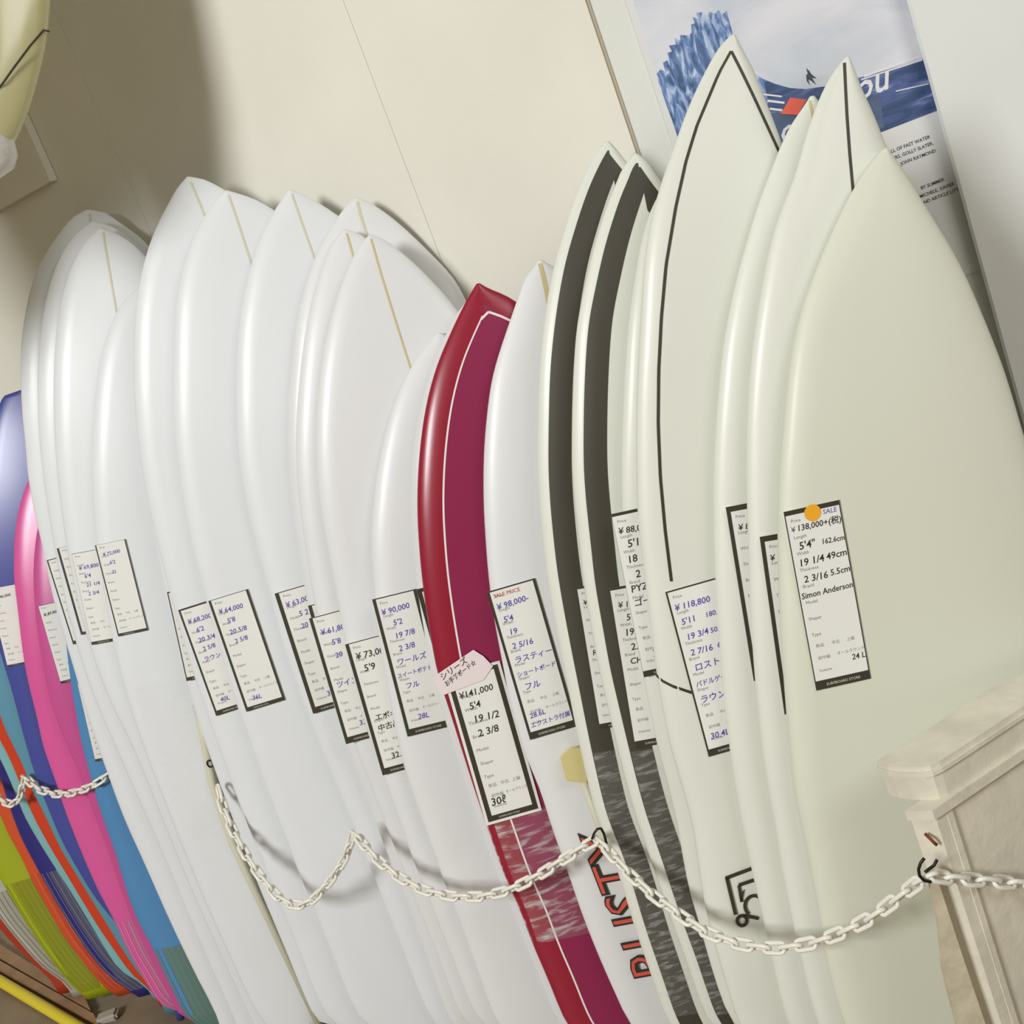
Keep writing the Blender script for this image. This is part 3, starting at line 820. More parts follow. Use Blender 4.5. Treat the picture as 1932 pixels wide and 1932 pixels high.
# handwritten note taped above the card of the red board
B = BRD['b9']
npx = [(815, 1279), (893, 1226), (912, 1238), (930, 1257), (912, 1283), (835, 1312)]
n3 = [B.bp(p, B.T / 2 + 0.0062) for p in npx]
o3 = n3[0].copy()
rt = (n3[1] - n3[0]).normalized(); upv = B.n.cross(rt)
if upv.z < 0: upv = -upv
Mx = Matrix.Identity(4)
nn = rt.cross(upv)
for r in range(3):
    Mx[r][0] = rt[r]; Mx[r][1] = upv[r]; Mx[r][2] = nn[r]; Mx[r][3] = o3[r]
note = empty('handwritten_note', mtx=Mx)
tag(note, 'small cut paper note with Japanese handwriting taped over the red board card', 'note')
loc = [Mx.inverted() @ p for p in n3]
vs = [(p.x, p.y, 0.0003) for p in loc] + [(p.x, p.y, -0.0003) for p in loc]
k6 = len(loc)
fs = [list(range(k6)), [k6 + i for i in range(k6)][::-1]] + [[i, (i + 1) % k6, k6 + (i + 1) % k6, k6 + i] for i in range(k6)]
o = link_mesh('paper', vs, fs, m_note, note); fix_normals(o)
write([('シリーズ', .014, -.017, .017, .1, .03, .012)], 'handwritten_line', m_ink, note, 0.0006)
write([('お手軽ボード☆', .014, -.033, .0155, .1, .06, .015)], 'handwritten_line', m_ink, note, 0.0006, .095)

# ------------------------------------------------------------------ logos on the boards
def plane_frame(B, px, px_x, lift):
    """empty on the front face of board B at px with x axis towards px_x"""
    a = B.bp(px, B.T / 2 + lift); b = B.bp(px_x, B.T / 2 + lift)
    x = (b - a).normalized(); y = B.n.cross(x)
    z = x.cross(y)
    Mx = Matrix.Identity(4)
    for r in range(3):
        Mx[r][0] = x[r]; Mx[r][1] = y[r]; Mx[r][2] = z[r]; Mx[r][3] = a[r]
    return Mx, (b - a).length
def px_poly(B, key, name, polys, material, lift=0.0012):
    vs = []; fs = []
    for poly in polys:
        b0 = len(vs)
        for p in poly: vs.append(B.bp(p, B.T / 2 + lift) - ROOT[key].location)
        fs.append(list(range(b0, b0 + len(poly))))
    o = link_mesh(name, vs, fs, material, ROOT[key])
    return o
def bar(p, q, w):
    p = Vector(p); q = Vector(q); d = (q - p).normalized(); n = Vector((-d.y, d.x)) * (w / 2)
    return [tuple(p + n), tuple(q + n), tuple(q - n), tuple(p - n)]
def arc(c, rx, ry, a0, a1, w, n=18, rot=0.0):
    out = []
    def P(r1, r2, a):
        x = r1 * math.cos(a); y = r2 * math.sin(a)
        return (c[0] + x * math.cos(rot) - y * math.sin(rot), c[1] + x * math.sin(rot) + y * math.cos(rot))
    for i in range(n):
        u = a0 + (a1 - a0) * i / n; v = a0 + (a1 - a0) * (i + 1) / n
        out.append([P(rx - w / 2, ry - w / 2, u), P(rx + w / 2, ry + w / 2, u), P(rx + w / 2, ry + w / 2, v), P(rx - w / 2, ry - w / 2, v)])
    return out
B = BRD['b4']
polys = [bar((1369, 1657), (1420, 1638), 7), bar((1371, 1655), (1388, 1726), 7), bar((1394, 1670), (1424, 1660), 7), bar((1394, 1670), (1399.5, 1702), 6),
         [(1396, 1688), (1405, 1677), (1400, 1702), (1398, 1700)], bar((1404, 1727), (1431, 1733), 6.5)]
polys += arc((1423, 1709), 17.5, 19, math.radians(125), math.radians(305), 6.5)
polys += arc((1400, 1737), 9, 9.5, 0, 2 * math.pi, 6.5)
px_poly(B, 'b4', 'bracket_logo', polys, m_line)

def write_on(B, key, body, px, px_x, size, slant, bold, material, name, lift):
    Mx, ln = plane_frame(B, px, px_x, lift)
    vs, fs = text_geo(body, bold)
    V = [(Mx @ Vector(((v[0] + slant * v[1]) * size, v[1] * size, 0))) - ROOT[key].location for v in vs]
    return link_mesh(name, V, [list(f) for f in fs], material, ROOT[key])
bpy.context.view_layer.update()
B = BRD['b8']
write_on(B, 'b8', 'RUSTY', (1272, 1838), (1172, 1578), 0.118, 0.2, 0.03, m_ink, 'black_lettering', 0.0012)
write_on(B, 'b8', 'RUSTY', (1270, 1839), (1170, 1579), 0.118, 0.2, -0.014, mat('coral_print', srgb(222, 92, 76), rough=0.5), 'red_lettering', 0.0018)

# ------------------------------------------------------------------ painted partition end with moulded cap
B1 = BRD['b1']
cpt = at_plane((1745, 1450), P0 + BN * 0.24, BN)
ZT = cpt.z
front_px = [(1650, 1440), (1672, 1447), (1700, 1450), (1738, 1450), (1756, 1447), (1775, 1438), (1800, 1422), (1932, 1335), (2250, 1126)]
back_px = [(2190, 1098), (1932, 1268), (1853, 1304), (1791, 1346), (1739, 1381), (1700, 1406), (1672, 1422), (1655, 1431)]
top3 = [at_z(p, ZT) for p in front_px + back_px]
cx0 = sum((p.x for p in top3[:8])) / 8; cy0 = sum((p.y for p in top3[:8])) / 8
body_c = at_z((1766, 1541), ZT - 0.083)
body_l = at_z((1722, 1545), ZT - 0.083)
long_d = at_z((1932, 1335), ZT) - at_z((1800, 1422), ZT); long_d.z = 0; long_d.normalize()
part = empty('rack_end_stand', (body_c.x, body_c.y, 0))
tag(part, 'low painted wooden stand with a moulded cap at the end of the rack', 'stand')
def rel(ps): return [(p[0] - body_c.x, p[1] - body_c.y) for p in ps]
def inset(ps, d):
    out = []
    n = len(ps)
    for i in range(n):
        a = Vector((ps[i - 1][0], ps[i - 1][1])); b = Vector((ps[i][0], ps[i][1])); c = Vector((ps[(i + 1) % n][0], ps[(i + 1) % n][1]))
        e1 = (b - a).normalized(); e2 = (c - b).normalized()
        n1 = Vector((-e1.y, e1.x)); n2 = Vector((-e2.y, e2.x))
        m = (n1 + n2)
        m = m.normalized() if m.length > 1e-6 else n1
        out.append(b + m * d / max(0.5, m.dot(n1)))
    return out
cap_pts = [(p.x, p.y) for p in top3]
def area2(ps): return sum(ps[i - 1][0] * ps[i][1] - ps[i][0] * ps[i - 1][1] for i in range(len(ps)))
sg = 1 if area2(cap_pts) > 0 else -1
prism('cap_board', rel(inset(cap_pts, sg * 0.004)), ZT - 0.009, ZT, m_paint, part)
prism('cap_bead', rel(cap_pts), ZT - 0.017, ZT - 0.0095, m_paint, part)
prism('cap_edge', rel(inset(cap_pts, sg * 0.006)), ZT - 0.062, ZT - 0.0172, m_paint, part)
mid = body_l - body_c
def quad(off_out, l0, l1):
    e = mid.normalized(); nrm = Vector((long_d.y, -long_d.x, 0))
    if nrm.y > 0: nrm = -nrm
    a = body_c + nrm * off_out - e * 0; b = body_l - long_d * off_out
    c0 = body_c + nrm * off_out - long_d * off_out
    return [(c0 + long_d * l0), (body_c + nrm * off_out + long_d * l1), (body_l + long_d * l1), (b + long_d * l0)]
prism('bed_moulding', rel([(p.x, p.y) for p in quad(0.010, 0, 0.9)]), ZT - 0.080, ZT - 0.0622, m_paint, part)
prism('end_post', rel([(p.x, p.y) for p in quad(0.003, 0.0, 0.022)]), 0.0, ZT - 0.0802, m_paint, part)
prism('side_panel', rel([(p.x, p.y) for p in quad(-0.002, 0.026, 0.9)]), 0.0, ZT - 0.0802, m_paint, part)
prism('side_strip', rel([(p.x, p.y) for p in quad(0.004, 0.0225, 0.030)]), 0.0, ZT - 0.0802, m_paint, part)
# split raw timber lath fixed to the end of the partition
lath = empty('timber_lath', at_plane((1800, 1900), body_l - Vector((0, 0.012, 0)), Vector((0, 1, 0))))
tag(lath, 'split raw timber lath leaning against the painted stand post under the hook', 'lath')
yl = min(body_l.y, body_c.y) - 0.016
def lp(px, off=0): return at_plane(px, Vector((0, yl - off, 0)), Vector((0, 1, 0)))
ang = [(1757, 1672), (1772, 1668), (1815, 1800), (1862, 1940), (1880, 2000), (1822, 2000), (1806, 1935), (1780, 1830), (1773, 1750)]
pv = [lp(p) for p in ang]
nn_ = len(pv)
vs = [p - lath.location for p in pv] + [p + Vector((0, 0.012, 0)) - lath.location for p in pv]
fs = [list(range(nn_)), [nn_ + i for i in range(nn_)][::-1]] + [[i, (i + 1) % nn_, nn_ + (i + 1) % nn_, nn_ + i] for i in range(nn_)]
o = link_mesh('lath_board', vs, fs, mat('split_timber', srgb(208, 198, 172), rough=0.7, bump=0.3, bscale=60, vary=0.2, vscale=30), lath); fix_normals(o)

# ------------------------------------------------------------------ chains and hooks
m_chain = mat('white_plastic', srgb(240, 238, 226), rough=0.35, coat=0.2)
m_hook = mat('black_steel', srgb(44, 42, 36), rough=0.4, metal=0.6)
def vplane(a, b):
    d = b - a; d.z = 0
    n = Vector((-d.y, d.x, 0)).normalized()
    return a, n
def kplane(px, key, front):
    B = BRD[key]
    return B.bp(px, B.T / 2 + front)
yl_hook = at_plane((1748, 1645), body_l - Vector((0, 0.02, 0)), Vector((mid.y, -mid.x, 0)).normalized())
H1 = at_plane((1750, 1648), Vector((0, yl - 0.012, 0)), Vector((0, 1, 0)))
H2 = kplane((1130, 1582), 'b7', 0.035)
H3 = kplane((668, 1565), 'b12', 0.030)
H4 = kplane((414, 1500), 'b17', 0.030)
H0 = H1 + long_d * 0.5 + Vector((0, -0.05, 0))
SP = [
 (H0, H1, [(2050, 1692), (1990, 1678), (1932, 1668), (1850, 1661), (1790, 1657), (1752, 1650)]),
 (H1, H2, [(1752, 1650), (1700, 1690), (1650, 1728), (1600, 1755), (1540, 1778), (1480, 1789), (1430, 1788), (1380, 1778), (1330, 1758), (1280, 1725), (1230, 1688), (1180, 1642), (1150, 1610), (1130, 1582)]),
 (H2, H3, [(1130, 1582), (1100, 1599), (1060, 1624), (1010, 1656), (960, 1680), (910, 1692), (860, 1692), (800, 1681), (750, 1654), (710, 1620), (682, 1590), (668, 1566)]),
 (H3, H4, [(668, 1566), (651, 1620), (625, 1660), (592, 1698), (562, 1711), (532, 1700), (502, 1667), (472, 1627), (447, 1582), (427, 1540), (414, 1500), (408, 1470)]),
]
def surf_depth(px, skip=()):
    best = 1e9
    for key, B in BRD.items():
        if key in skip: continue
        s, t = B.st(px)
        if 0.02 < s < B.L - 0.01 and -B.wl(s) < t < B.wr(s):
            q = B.bp(px, B.T / 2)
            best = min(best, (q - CAM).dot(FWD))
    return best
def span_points(sp, skip=(), clear=0.015):
    """each swag hangs in front of the boards and touches only the ones that stand out most"""
    out = []
    for a, b, pxs in sp:
        dense = []
        for p, q in zip(pxs[:-1], pxs[1:]):
            m_ = max(1, int(math.hypot(q[0] - p[0], q[1] - p[1]) / 8))
            dense += [(p[0] + (q[0] - p[0]) * i / m_, p[1] + (q[1] - p[1]) * i / m_) for i in range(m_)]
        dense.append(pxs[-1])
        d = np.array([surf_depth(p, skip) for p in dense])
        d = np.where(d > 1e8, 9.0, d) - clear
        d[0] = min(d[0], (a - CAM).dot(FWD)); d[-1] = min(d[-1], (b - CAM).dot(FWD))
        if out: d[0] = min(d[0], (out[-1] - CAM).dot(FWD))
        xs_ = np.arange(len(d), dtype=float)
        hull = [0]
        for i in range(1, len(d)):
            while len(hull) > 1 and (d[hull[-1]] - d[hull[-2]]) * (i - hull[-2]) >= (d[i] - d[hull[-2]]) * (hull[-1] - hull[-2]):
                hull.pop()
            hull.append(i)
        dd = np.interp(xs_, xs_[hull], d[hull])
        q = [at_depth(p, z_) for p, z_ in zip(dense, dd)]
        if out: q = q[1:]
        out += q
    return out
def resample(pts, step):
    out = [pts[0]]; acc = 0.0
    for a, b in zip(pts[:-1], pts[1:]):
        L_ = (b - a).length; d = step - acc
        while d <= L_:
            out.append(a + (b - a) * (d / L_)); d += step
        acc = (acc + L_) % step if d > L_ else 0
        acc = L_ - (d - step)
    return out
LINK = None
def chain(pts, name, label, pitch=0.033):
    global LINK
    root = empty(name, pts[0]); tag(root, label, 'chain')
    if LINK is None:
        path = []
        hl, hw = 0.0130, 0.0088
        for i in range(14):
            an = 2 * math.pi * i / 14
            c, s = math.cos(an), math.sin(an)
            path.append((hw * c + (hl if c > 0.01 else -hl if c < -0.01 else 0), hw * s * 1.05, 0))
        o = tube('link', path, 0.0041, m_chain, None, seg=7, closed=True)
        LINK = o.data; bpy.data.objects.remove(o)
    nodes = resample(pts, pitch)
    for i in range(len(nodes) - 1):
        a, b = nodes[i], nodes[i + 1]
        t = (b - a).normalized()
        ref = Vector((0, -1, 0.25)).normalized()
        u = (ref - t * ref.dot(t)).normalized(); w = t.cross(u)
        an = math.radians(38 if i % 2 else -52)
        z = u * math.cos(an) + w * math.sin(an); y = z.cross(t)
        o = bpy.data.objects.new('link', LINK); C.objects.link(o); o.parent = root
        Mx = Matrix.Identity(4)
        for r in range(3):
            Mx[r][0] = t[r]; Mx[r][1] = y[r]; Mx[r][2] = z[r]; Mx[r][3] = ((a + b) / 2 - pts[0])[r]
        o.matrix_local = Mx
    return root
chain(span_points(SP), 'plastic_chain', 'white plastic chain hung in swags in front of the white and red boards')
HL = kplane((48, 1466), 'c4', 0.03); HR = kplane((215, 1458), 'c1', 0.012); HLL = kplane((-215, 1500), 'c11', 0.02)
chain(span_points([(HR, HL, [(215, 1456), (200, 1466), (170, 1485), (135, 1497), (105, 1499), (75, 1490), (56, 1476), (46, 1463)]),
                   (HL, HLL, [(46, 1463), (40, 1500), (27, 1519), (5, 1512), (-20, 1492), (-60, 1465), (-130, 1500), (-215, 1500)])], skip=('b16','b16b','b17','b18','b18b','b19')),
      'plastic_chain', 'white plastic chain hung in front of the pink and blue soft-top boards')

def hook(pxs, plane_p, label, r=0.0026, shank=None):
    pts = [at_plane(p, plane_p, Vector((0, 1, 0))) for p in pxs]
    root = empty('wire_hook', pts[0]); tag(root, label, 'hook')
    dense = []
    for i in range(len(pts) - 1):
        for q in range(3): dense.append(pts[i] + (pts[i + 1] - pts[i]) * q / 3)
    dense.append(pts[-1])
    tube('bent_wire', [p - root.location for p in dense], r, m_hook, root)
    if shank:
        tube('shank', [(0, 0, 0), shank], r * 1.1, m_hook, root)
    return root
hook([(1768, 1622), (1762, 1633), (1752, 1640), (1745, 1646)], H1 - Vector((0, 0.004, 0)), 'short black hook end beside the open hook on the painted stand post')
hook([(1744, 1619), (1737, 1628), (1733, 1640), (1735, 1652), (1743, 1661), (1756, 1664)], H1 - Vector((0, 0.008, 0)), 'open black hook holding the chain on the painted stand post')
hook([(1117, 1583), (1121, 1572), (1127, 1564), (1134, 1563), (1139, 1572), (1144, 1590), (1149, 1606)], H2 - Vector((0, 0.006, 0)), 'black wire hook holding the chain beside the black-banded boards')
# rusty screw head on the post
sc = at_plane((1757, 1585), Vector((0, yl + 0.004, 0)), Vector((0, 1, 0)))
rs = tube('rusty_nail', [sc + Vector((-0.003, 0.012, 0.006)), sc + Vector((0, 0, 0.001)), sc + Vector((0.003, 0, -0.006)), sc + Vector((0.006, 0.002, -0.012))], 0.0028, mat('rust', srgb(128, 62, 34), rough=0.8))
tag(rs, 'bent rusty nail on the painted stand post above the hook', 'nail')

# ------------------------------------------------------------------ rack uprights and padded peg between the boards
m_peg = mat('cream_rubber', srgb(216, 204, 142), rough=0.5)
m_post = mat('cream_post_paint', srgb(216, 214, 190), rough=0.5)
B8, B7 = BRD['b8'], BRD['b7']
pk = B8.T / 2 + 0.004
corners = [(1057, 1427), (1078, 1408), (1110, 1412), (1110, 1478), (1068, 1474)]
pf = [B8.bp(p, pk + 0.030) for p in corners]; pb = [B8.bp(p, pk) for p in corners]
peg = empty('rack_peg', pb[3])
tag(peg, 'cream rubber-capped rack peg poking out beside the lettered white board', 'rack peg')
vs = [p - peg.location for p in pf + pb]; n5 = 5
fs = [list(range(n5)), [n5 + i for i in range(n5)][::-1]] + [[i, (i + 1) % n5, n5 + (i + 1) % n5, n5 + i] for i in range(n5)]
o = link_mesh('rubber_cap', vs, fs, m_peg, peg); fix_normals(o)
bm = bmesh.new(); bm.from_mesh(o.data); bmesh.ops.bevel(bm, geom=list(bm.edges), offset=0.003, segments=2, affect='EDGES'); bm.to_mesh(o.data); bm.free()
a = B8.bp((1100, 1470), pk + 0.012); b = B8.bp((1133, 1560), pk + 0.012); c = b.copy(); c.z = 0.0
tube('upright', [a - peg.location, b - peg.location, B8.bp((1189, 1665), pk + 0.012) - peg.location, B8.bp((1385, 2150), pk + 0.012) - peg.location], 0.010, m_post, peg)
B17 = BRD['b17']
k17 = B17.T / 2 + 0.016
up = empty('rack_upright', B17.bp((640, 2010), k17))
tag(up, 'cream painted rack upright showing between the tall and the low white boards', 'rack upright')
pts = [B17.bp(p, k17) for p in ((372, 1330), (388, 1400), (402, 1480), (440, 1590), (640, 2010))]
tube('upright_bar', [p - up.location for p in pts], 0.0125, m_post, up)
q = B17.bp((396, 1441), k17 + 0.014)
tube('eye_screw', [q + Vector((0.007 * math.cos(t_), -0.0, 0.010 * math.sin(t_))) - up.location for t_ in np.linspace(0.6, 5.6, 12)], 0.0018, m_hook, up)

# ------------------------------------------------------------------ poster on the wall square to the camera
m_pp = mat('poster_paper', srgb(232, 232, 230), rough=0.45, spec=0.4)
def art_mat(name, c0, c1, c2, scale, stretch=(1, 1, 1), rot=0.0, dist=1.0, contrast=(0.35, 0.65)):
    m = bpy.data.materials.new(name); m.use_nodes = True
    nt = m.node_tree; b = nt.nodes['Principled BSDF']; b.inputs['Roughness'].default_value = 0.45
    tc = nt.nodes.new('ShaderNodeTexCoord'); mp = nt.nodes.new('ShaderNodeMapping')
    mp.inputs['Scale'].default_value = stretch; mp.inputs['Rotation'].default_value = (0, rot, 0)
    n = nt.nodes.new('ShaderNodeTexNoise'); n.inputs['Scale'].default_value = scale; n.inputs['Detail'].default_value = 6
    n.inputs['Distortion'].default_value = dist
    cr = nt.nodes.new('ShaderNodeValToRGB')
    cr.color_ramp.elements[0].position = contrast[0]; cr.color_ramp.elements[0].color = c0
    cr.color_ramp.elements[1].position = contrast[1]; cr.color_ramp.elements[1].color = c2
    e = cr.color_ramp.elements.new((contrast[0] + contrast[1]) / 2); e.color = c1
    nt.links.new(tc.outputs['Object'], mp.inputs['Vector']); nt.links.new(mp.outputs['Vector'], n.inputs['Vector'])
    nt.links.new(n.outputs['Fac'], cr.inputs['Fac']); nt.links.new(cr.outputs['Color'], b.inputs['Base Color'])
    return m
m_sky = art_mat('poster_sky', srgb(208, 216, 226), srgb(224, 226, 234), srgb(234, 234, 240), 5, (1, 1, 2.2), 0.4, 0.6)
m_wave = art_mat('poster_wave', srgb(70, 96, 132), srgb(112, 142, 196), srgb(206, 222, 240), 26, (2.6, 1, 0.9), 0.7, 1.2, (0.36, 0.66))
m_sea = art_mat('poster_sea', srgb(62, 84, 122), srgb(92, 108, 160), srgb(158, 178, 206), 16, (0.5, 1, 3.0), 0.05, 1.2, (0.42, 0.78))
m_deep = art_mat('poster_deep', srgb(78, 94, 120), srgb(88, 106, 138), srgb(104, 124, 156), 10, (0.6, 1, 2), 0, 0.8)
def wp(px, off): return wb(px, off)
pl_ = (wb((1166, 0)).x + wb((1285, 285)).x) / 2
pr_ = xp + 0.035
zb = (wb((1815, 521)).z + wb((1866, 504)).z) / 2
zt = wb((1430, -330)).z
poster = empty('wave_poster', (pl_, YB - 0.0025, zb))
tag(poster, 'large poster of a breaking blue wave with white script, hung on the wall', 'poster')
box_mesh('paper', 0, pr_ - pl_, -0.0006, 0.0004, 0, zt - zb, m_pp, poster)
def pp(px, off): 
    p = wb(px, 0.0025 + off); return (p.x - pl_, -off, p.z - zb)
def art(name, pxs, m, off):
    pxs = [p for p in pxs]
    vs = [pp(p, off) for p in pxs]
    xmax = pr_ - pl_ - 0.001
    vs = [(min(v[0], xmax), v[1], v[2]) for v in vs]
    return link_mesh(name, vs, [list(range(len(vs)))], m, poster)
il = wb((1257, 195)).x - pl_
ib = (wb((1665, 248)).z + wb((1776, 206)).z) / 2 - zb
vs = [(il, -0.0008, ib), (pr_ - pl_ - .001, -0.0008, ib), (pr_ - pl_ - .001, -0.0008, zt - zb - 0.02), (il, -0.0008, zt - zb - 0.02)]
link_mesh('sky_print', vs, [[0, 1, 2, 3]], m_sky, poster)
def pz(x, z, off): return (x, -off, z)
seatop = [pp(p, 0.0010) for p in ((1438, 148), (1462, 158), (1490, 166), (1520, 168), (1556, 163), (1600, 152), (1650, 139), (1700, 124), (1745, 110), (1790, 96))]
seatop = [(min(v[0], pr_ - pl_ - .001), v[1], v[2]) for v in seatop]
vs = [(il, -0.0010, ib)] + [(pr_ - pl_ - .001, -0.0010, ib)] + seatop[::-1] + [pp((1395, 120), 0.0010), (il, -0.0010, pp((1238, 138), 0)[2])]
link_mesh('sea_print', vs, [list(range(len(vs)))], m_sea, poster)
art('crest_print', [(1238, 140), (1246, 131), (1255, 135), (1251, 118), (1262, 112), (1258, 100), (1268, 97), (1262, 86), (1275, 84), (1273, 72), (1284, 76), (1283, 66), (1298, 67), (1305, 62), (1304, 46), (1311, 44), (1307, 32), (1318, 36), (1313, 24), (1327, 23), (1333, 34), (1338, 22), (1350, 26), (1355, 18), (1362, 28), (1371, 20), (1378, 48), (1388, 80), (1400, 110), (1420, 136), (1440, 150), (1450, 190), (1430, 260), (1340, 330), (1300, 320), (1277, 251), (1258, 200)], m_wave, 0.0012)
art('deep_print', [(1420, 215), (1470, 212), (1540, 215), (1580, 195), (1625, 178), (1660, 180), (1668, 240), (1600, 268), (1520, 296), (1440, 322), (1425, 270)], m_deep, 0.0013)
m_wh = mat('white_poster_print', srgb(240, 240, 240), rough=0.45)
# white streaks on the sea
for (a, b, w) in (((1630, 144), (1738, 106), 4), ((1625, 150), (1740, 113), 2.5), ((1690, 172), (1752, 158), 2), ((1448, 190), (1480, 194), 4), ((1452, 205), (1476, 208), 4), ((1440, 178), (1475, 182), 3)):
    art('foam_streak', bar(a, b, w), m_wh, 0.0015)
m_gk = mat('dark_poster_print', srgb(70, 80, 84), rough=0.5)
art('surfer_print', [(1521, 128), (1526, 133), (1531, 140), (1541, 148), (1532, 147), (1540, 160), (1530, 152), (1525, 150), (1528, 161), (1522, 152), (1521, 142), (1524, 139)], m_gk, 0.0015)
m_pink = mat('coral_sticker', srgb(244, 110, 92), rough=0.5)
stk = [pp(p, 0.0030) for p in ((1473, 215), (1491, 184), (1522, 188), (1506, 217))]
st_root = link_mesh('coral_label', [Vector(v) + Vector((pl_, YB - 0.0025, zb)) for v in stk] + [Vector(v) + Vector((pl_, YB - 0.0018, zb)) for v in stk], [[0, 1, 2, 3], [7, 6, 5, 4]] + [[i, (i + 1) % 4, 4 + (i + 1) % 4, 4 + i] for i in range(4)], m_pink)
fix_normals(st_root)
tag(st_root, 'small coral red label stuck on the wave poster beside the pinline board nose', 'label')
def pwrite(lines, name, m, off):
    V = []; Fc = []
    for t_, px, size, slant, turn, bold in lines:
        vs, fs = text_geo(t_, bold); b0 = len(V); x0, _, z0 = pp(px, off); c, s = math.cos(turn), math.sin(turn)
        for v in vs:
            a0 = (v[0] + slant * v[1]) * size; b1_ = v[1] * size
            V.append((x0 + a0 * c - b1_ * s, -off, z0 + a0 * s + b1_ * c))
        for f in fs: Fc.append([b0 + q for q in f])
    return link_mesh(name, V, Fc, m, poster)
pwrite([('ou', (1614, 194), 0.072, 0.4, 0.05, 0.012)], 'script_lettering', m_wh, 0.0016)
pwrite([('o', (1473, 272), 0.065, 0.3, 0.0, 0.012)], 'script_lettering', m_wh, 0.0016)
for t_, px, sz in (('ALL OF FAST WATER', (1676, 291), 0.0098), ('RIDERS, GOLLY SLATER,', (1672, 307), 0.0098), ('JOHN RAYMOND', (1700, 312), 0.0098),
                   ('BY SUMMER', (1738, 358), 0.0098), ('MICHELE, XAVIER', (1736, 374), 0.0098), ('AND ARTICLE LITTLE', (1738, 387), 0.0098)):
    pwrite([(t_, px, sz, 0, 0, 0.01)], 'credit_line', m_gk, 0.0014)

# ------------------------------------------------------------------ upper left: hanging glossy board and wall-mounted panel
c0 = wall_hit((113, 338))
wp_root = empty('wall_mounted_panel', (c0.x, c0.y, c0.z))
tag(wp_root, 'plain panel fixed high on the wall behind the hanging board', 'panel')
pf_ = [Vector((0, 0, 0)), ROW * 1.3, ROW * 1.3 + Vector((0, 0, 1.1)), Vector((0, 0, 1.1))]
vs = [p - WN * 0.032 for p in pf_] + [p - WN * 0.008 for p in pf_]
o = link_mesh('panel_board', vs, [[0, 1, 2, 3], [7, 6, 5, 4]] + [[i, (i + 1) % 4, 4 + (i + 1) % 4, 4 + i] for i in range(4)], m_wall, wp_root); fix_normals(o)
HD = 2.5
hn = (CAM - at_depth((0, 150), HD)); hn.z = 0; hn.normalize()
hp = at_depth((0, 150), HD)
def hb(px): return at_plane(px, hp, hn)
tip = hb((-118, 330))
upax = (Vector((0, 0, 1)) - hn * hn.z).normalized()
rside = upax.cross(hn)
if rside.x < 0: rside = -rside
redge = [(20, 290), (40, 258), (50, 235), (58, 205), (64, 180), (73, 150), (84, 110), (91, 70), (95, 30), (97, -20), (96, -120), (90, -260)]
ss = [0.0]; ww = [0.07]
for p in redge:
    v = hb(p) - tip
    ss.append(v.dot(upax)); ww.append(v.dot(rside))
ss += [ss[-1] + 0.5, ss[-1] + 0.9, ss[-1] + 1.15]; ww += [ww[-1] * 0.95, ww[-1] * 0.6, 0.01]
xs = np.linspace(0, ss[-1], 60); ys = pchip(ss, ww, xs)
for _ in range(3): ys[1:-1] = 0.25 * ys[:-2] + 0.5 * ys[1:-1] + 0.25 * ys[2:]
hang = empty('hanging_surfboard', tip)
tag(hang, 'glossy cream surfboard hung tail down high in front of the shaded wall', 'surfboard')
vs = []; fs = []; NR = 28
for s_, w_ in zip(xs, ys):
    for j in range(NR):
        an = 2 * math.pi * j / NR
        cx_, sy_ = math.cos(an), math.sin(an)
        x_ = math.copysign(abs(cx_) ** 0.8, cx_) * w_; y_ = math.copysign(abs(sy_) ** 0.9, sy_) * min(0.034, 0.2 * w_ + 0.012)
        vs.append(upax * s_ + rside * x_ + hn * y_)
for i in range(len(xs) - 1):
    for j in range(NR):
        j2 = (j + 1) % NR
        fs.append([i * NR + j, i * NR + j2, (i + 1) * NR + j2, (i + 1) * NR + j])
fs.append(list(range(NR))[::-1]); fs.append([(len(xs) - 1) * NR + j for j in range(NR)])
o = link_mesh('hull', vs, fs, mat('glossy_cream', srgb(196, 190, 142), rough=0.12, coat=0.8), hang, smooth=True); fix_normals(o)
pts = [hb(p) + hn * (0.031 if i in (2, 3, 4) else 0.022 if i == 1 else 0.012) - tip for i, p in enumerate([(93, 62), (84, 62), (60, 92), (30, 132), (8, 163), (-40, 215)])]
tube('black_pinline', pts, 0.0022, m_line, hang)
# plastic bag over the tail
bagp = [(-60, 232), (0, 236), (24, 246), (44, 252), (40, 275), (36, 300), (37, 314), (14, 326), (-8, 330), (-60, 332)]
ctr = hb((-112, 296))
rows = [(-0.075, .090), (-0.066, .122), (-0.045, .142), (-0.02, .148), (0.01, .152), (0.030, .157), (0.040, .164), (0.048, .162)]
vs = []; fs = []
for z_, r_ in rows:
    for j in range(24):
        an = 2 * math.pi * j / 24
        rr = r_ * (1 + 0.02 * math.sin(7 * an + z_ * 60))
        vs.append(ctr - tip + upax * z_ + rside * rr * math.cos(an) + hn * (0.03 + 0.22 * (rr - .08)) * math.sin(an))
for i in range(len(rows) - 1):
    for j in range(24):
        j2 = (j + 1) % 24
        fs.append([i * 24 + j, i * 24 + j2, (i + 1) * 24 + j2, (i + 1) * 24 + j])
fs.append(list(range(24))[::-1])
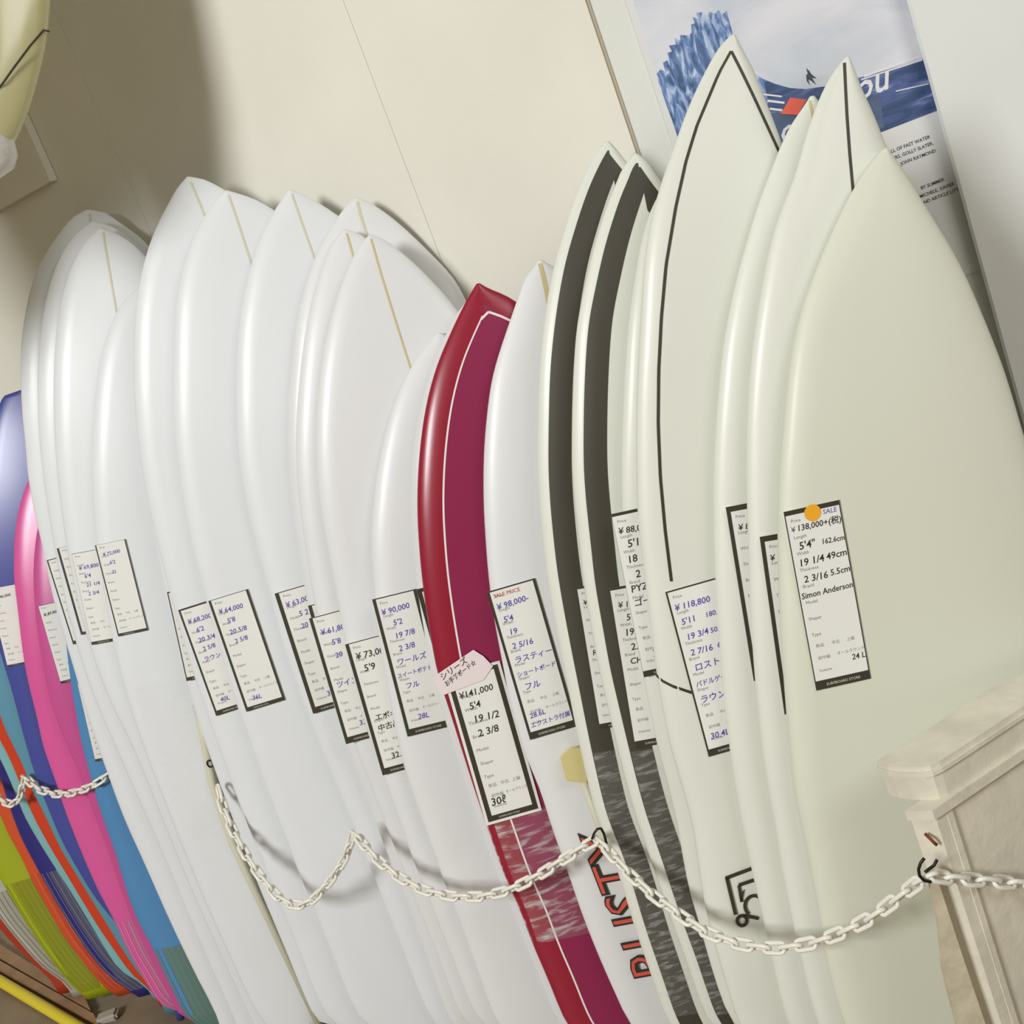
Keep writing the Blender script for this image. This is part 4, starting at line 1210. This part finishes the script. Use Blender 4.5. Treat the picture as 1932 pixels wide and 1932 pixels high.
o = link_mesh('plastic_wrap', vs, fs, mat('cloudy_plastic', srgb(214, 212, 204), rough=0.3, coat=0.3, bump=0.3, bscale=80), hang, smooth=True); fix_normals(o)

hang2 = empty('hanging_surfboard', tip - rside * 0.60 - Vector((0, 0, 0.02)) - hn * 0.06)
tag(hang2, 'second cream surfboard hung tail down beside the plastic-wrapped one', 'surfboard')
for ch in [o for o in hang.children if o.name.startswith('hull')]:
    q = ch.copy(); C.objects.link(q); q.parent = hang2

# ------------------------------------------------------------------ floor things under the coloured boards
y0_ = at_z((-60, 1815), 0.022); y1_ = at_z((240, 1993), 0.022)
pole = tube('yellow_pole', [y0_ + (y0_ - y1_) * 0.6, y0_, y1_, y1_ + (y1_ - y0_) * 0.3], 0.019, mat('yellow_foam', srgb(232, 212, 56), rough=0.5), seg=16)
tag(pole, 'yellow foam-covered pole lying on the floor below the coloured boards', 'pole')
def plank(pxs, z, th, label, m):
    ps = [at_z(p, z) for p in pxs]
    o = prism('floor_plank', [(p.x, p.y) for p in ps], z - th, z, m)
    tag(o, label, 'plank', 'planks under the coloured boards'); return o
plank([(-60, 1800), (190, 1938), (176, 1912), (-60, 1778)], 0.020, 0.0195, 'brown wooden plank on the floor nearest the yellow pole', m_wood)
plank([(-60, 1772), (170, 1904), (160, 1880), (-60, 1745)], 0.024, 0.0235, 'brown wooden plank on the floor under the lime green board tail', m_wood)
fb = at_z((206, 1925), 0.001)
bm = bmesh.new(); bmesh.ops.create_cube(bm, size=1.0)
for v in bm.verts: v.co = Vector((v.co.x * 0.075, v.co.y * 0.05, (v.co.z + 0.5) * 0.026))
bmesh.ops.bevel(bm, geom=list(bm.edges), offset=0.008, segments=3, affect='EDGES')
me = bpy.data.meshes.new('foam_block'); bm.to_mesh(me); bm.free(); me.materials.append(mat('grey_foam', srgb(176, 170, 156), rough=0.8))
o = bpy.data.objects.new('foam_block', me); C.objects.link(o); o.location = fb
tag(o, 'small grey foam block on the floor beside the lime green tail', 'foam block')
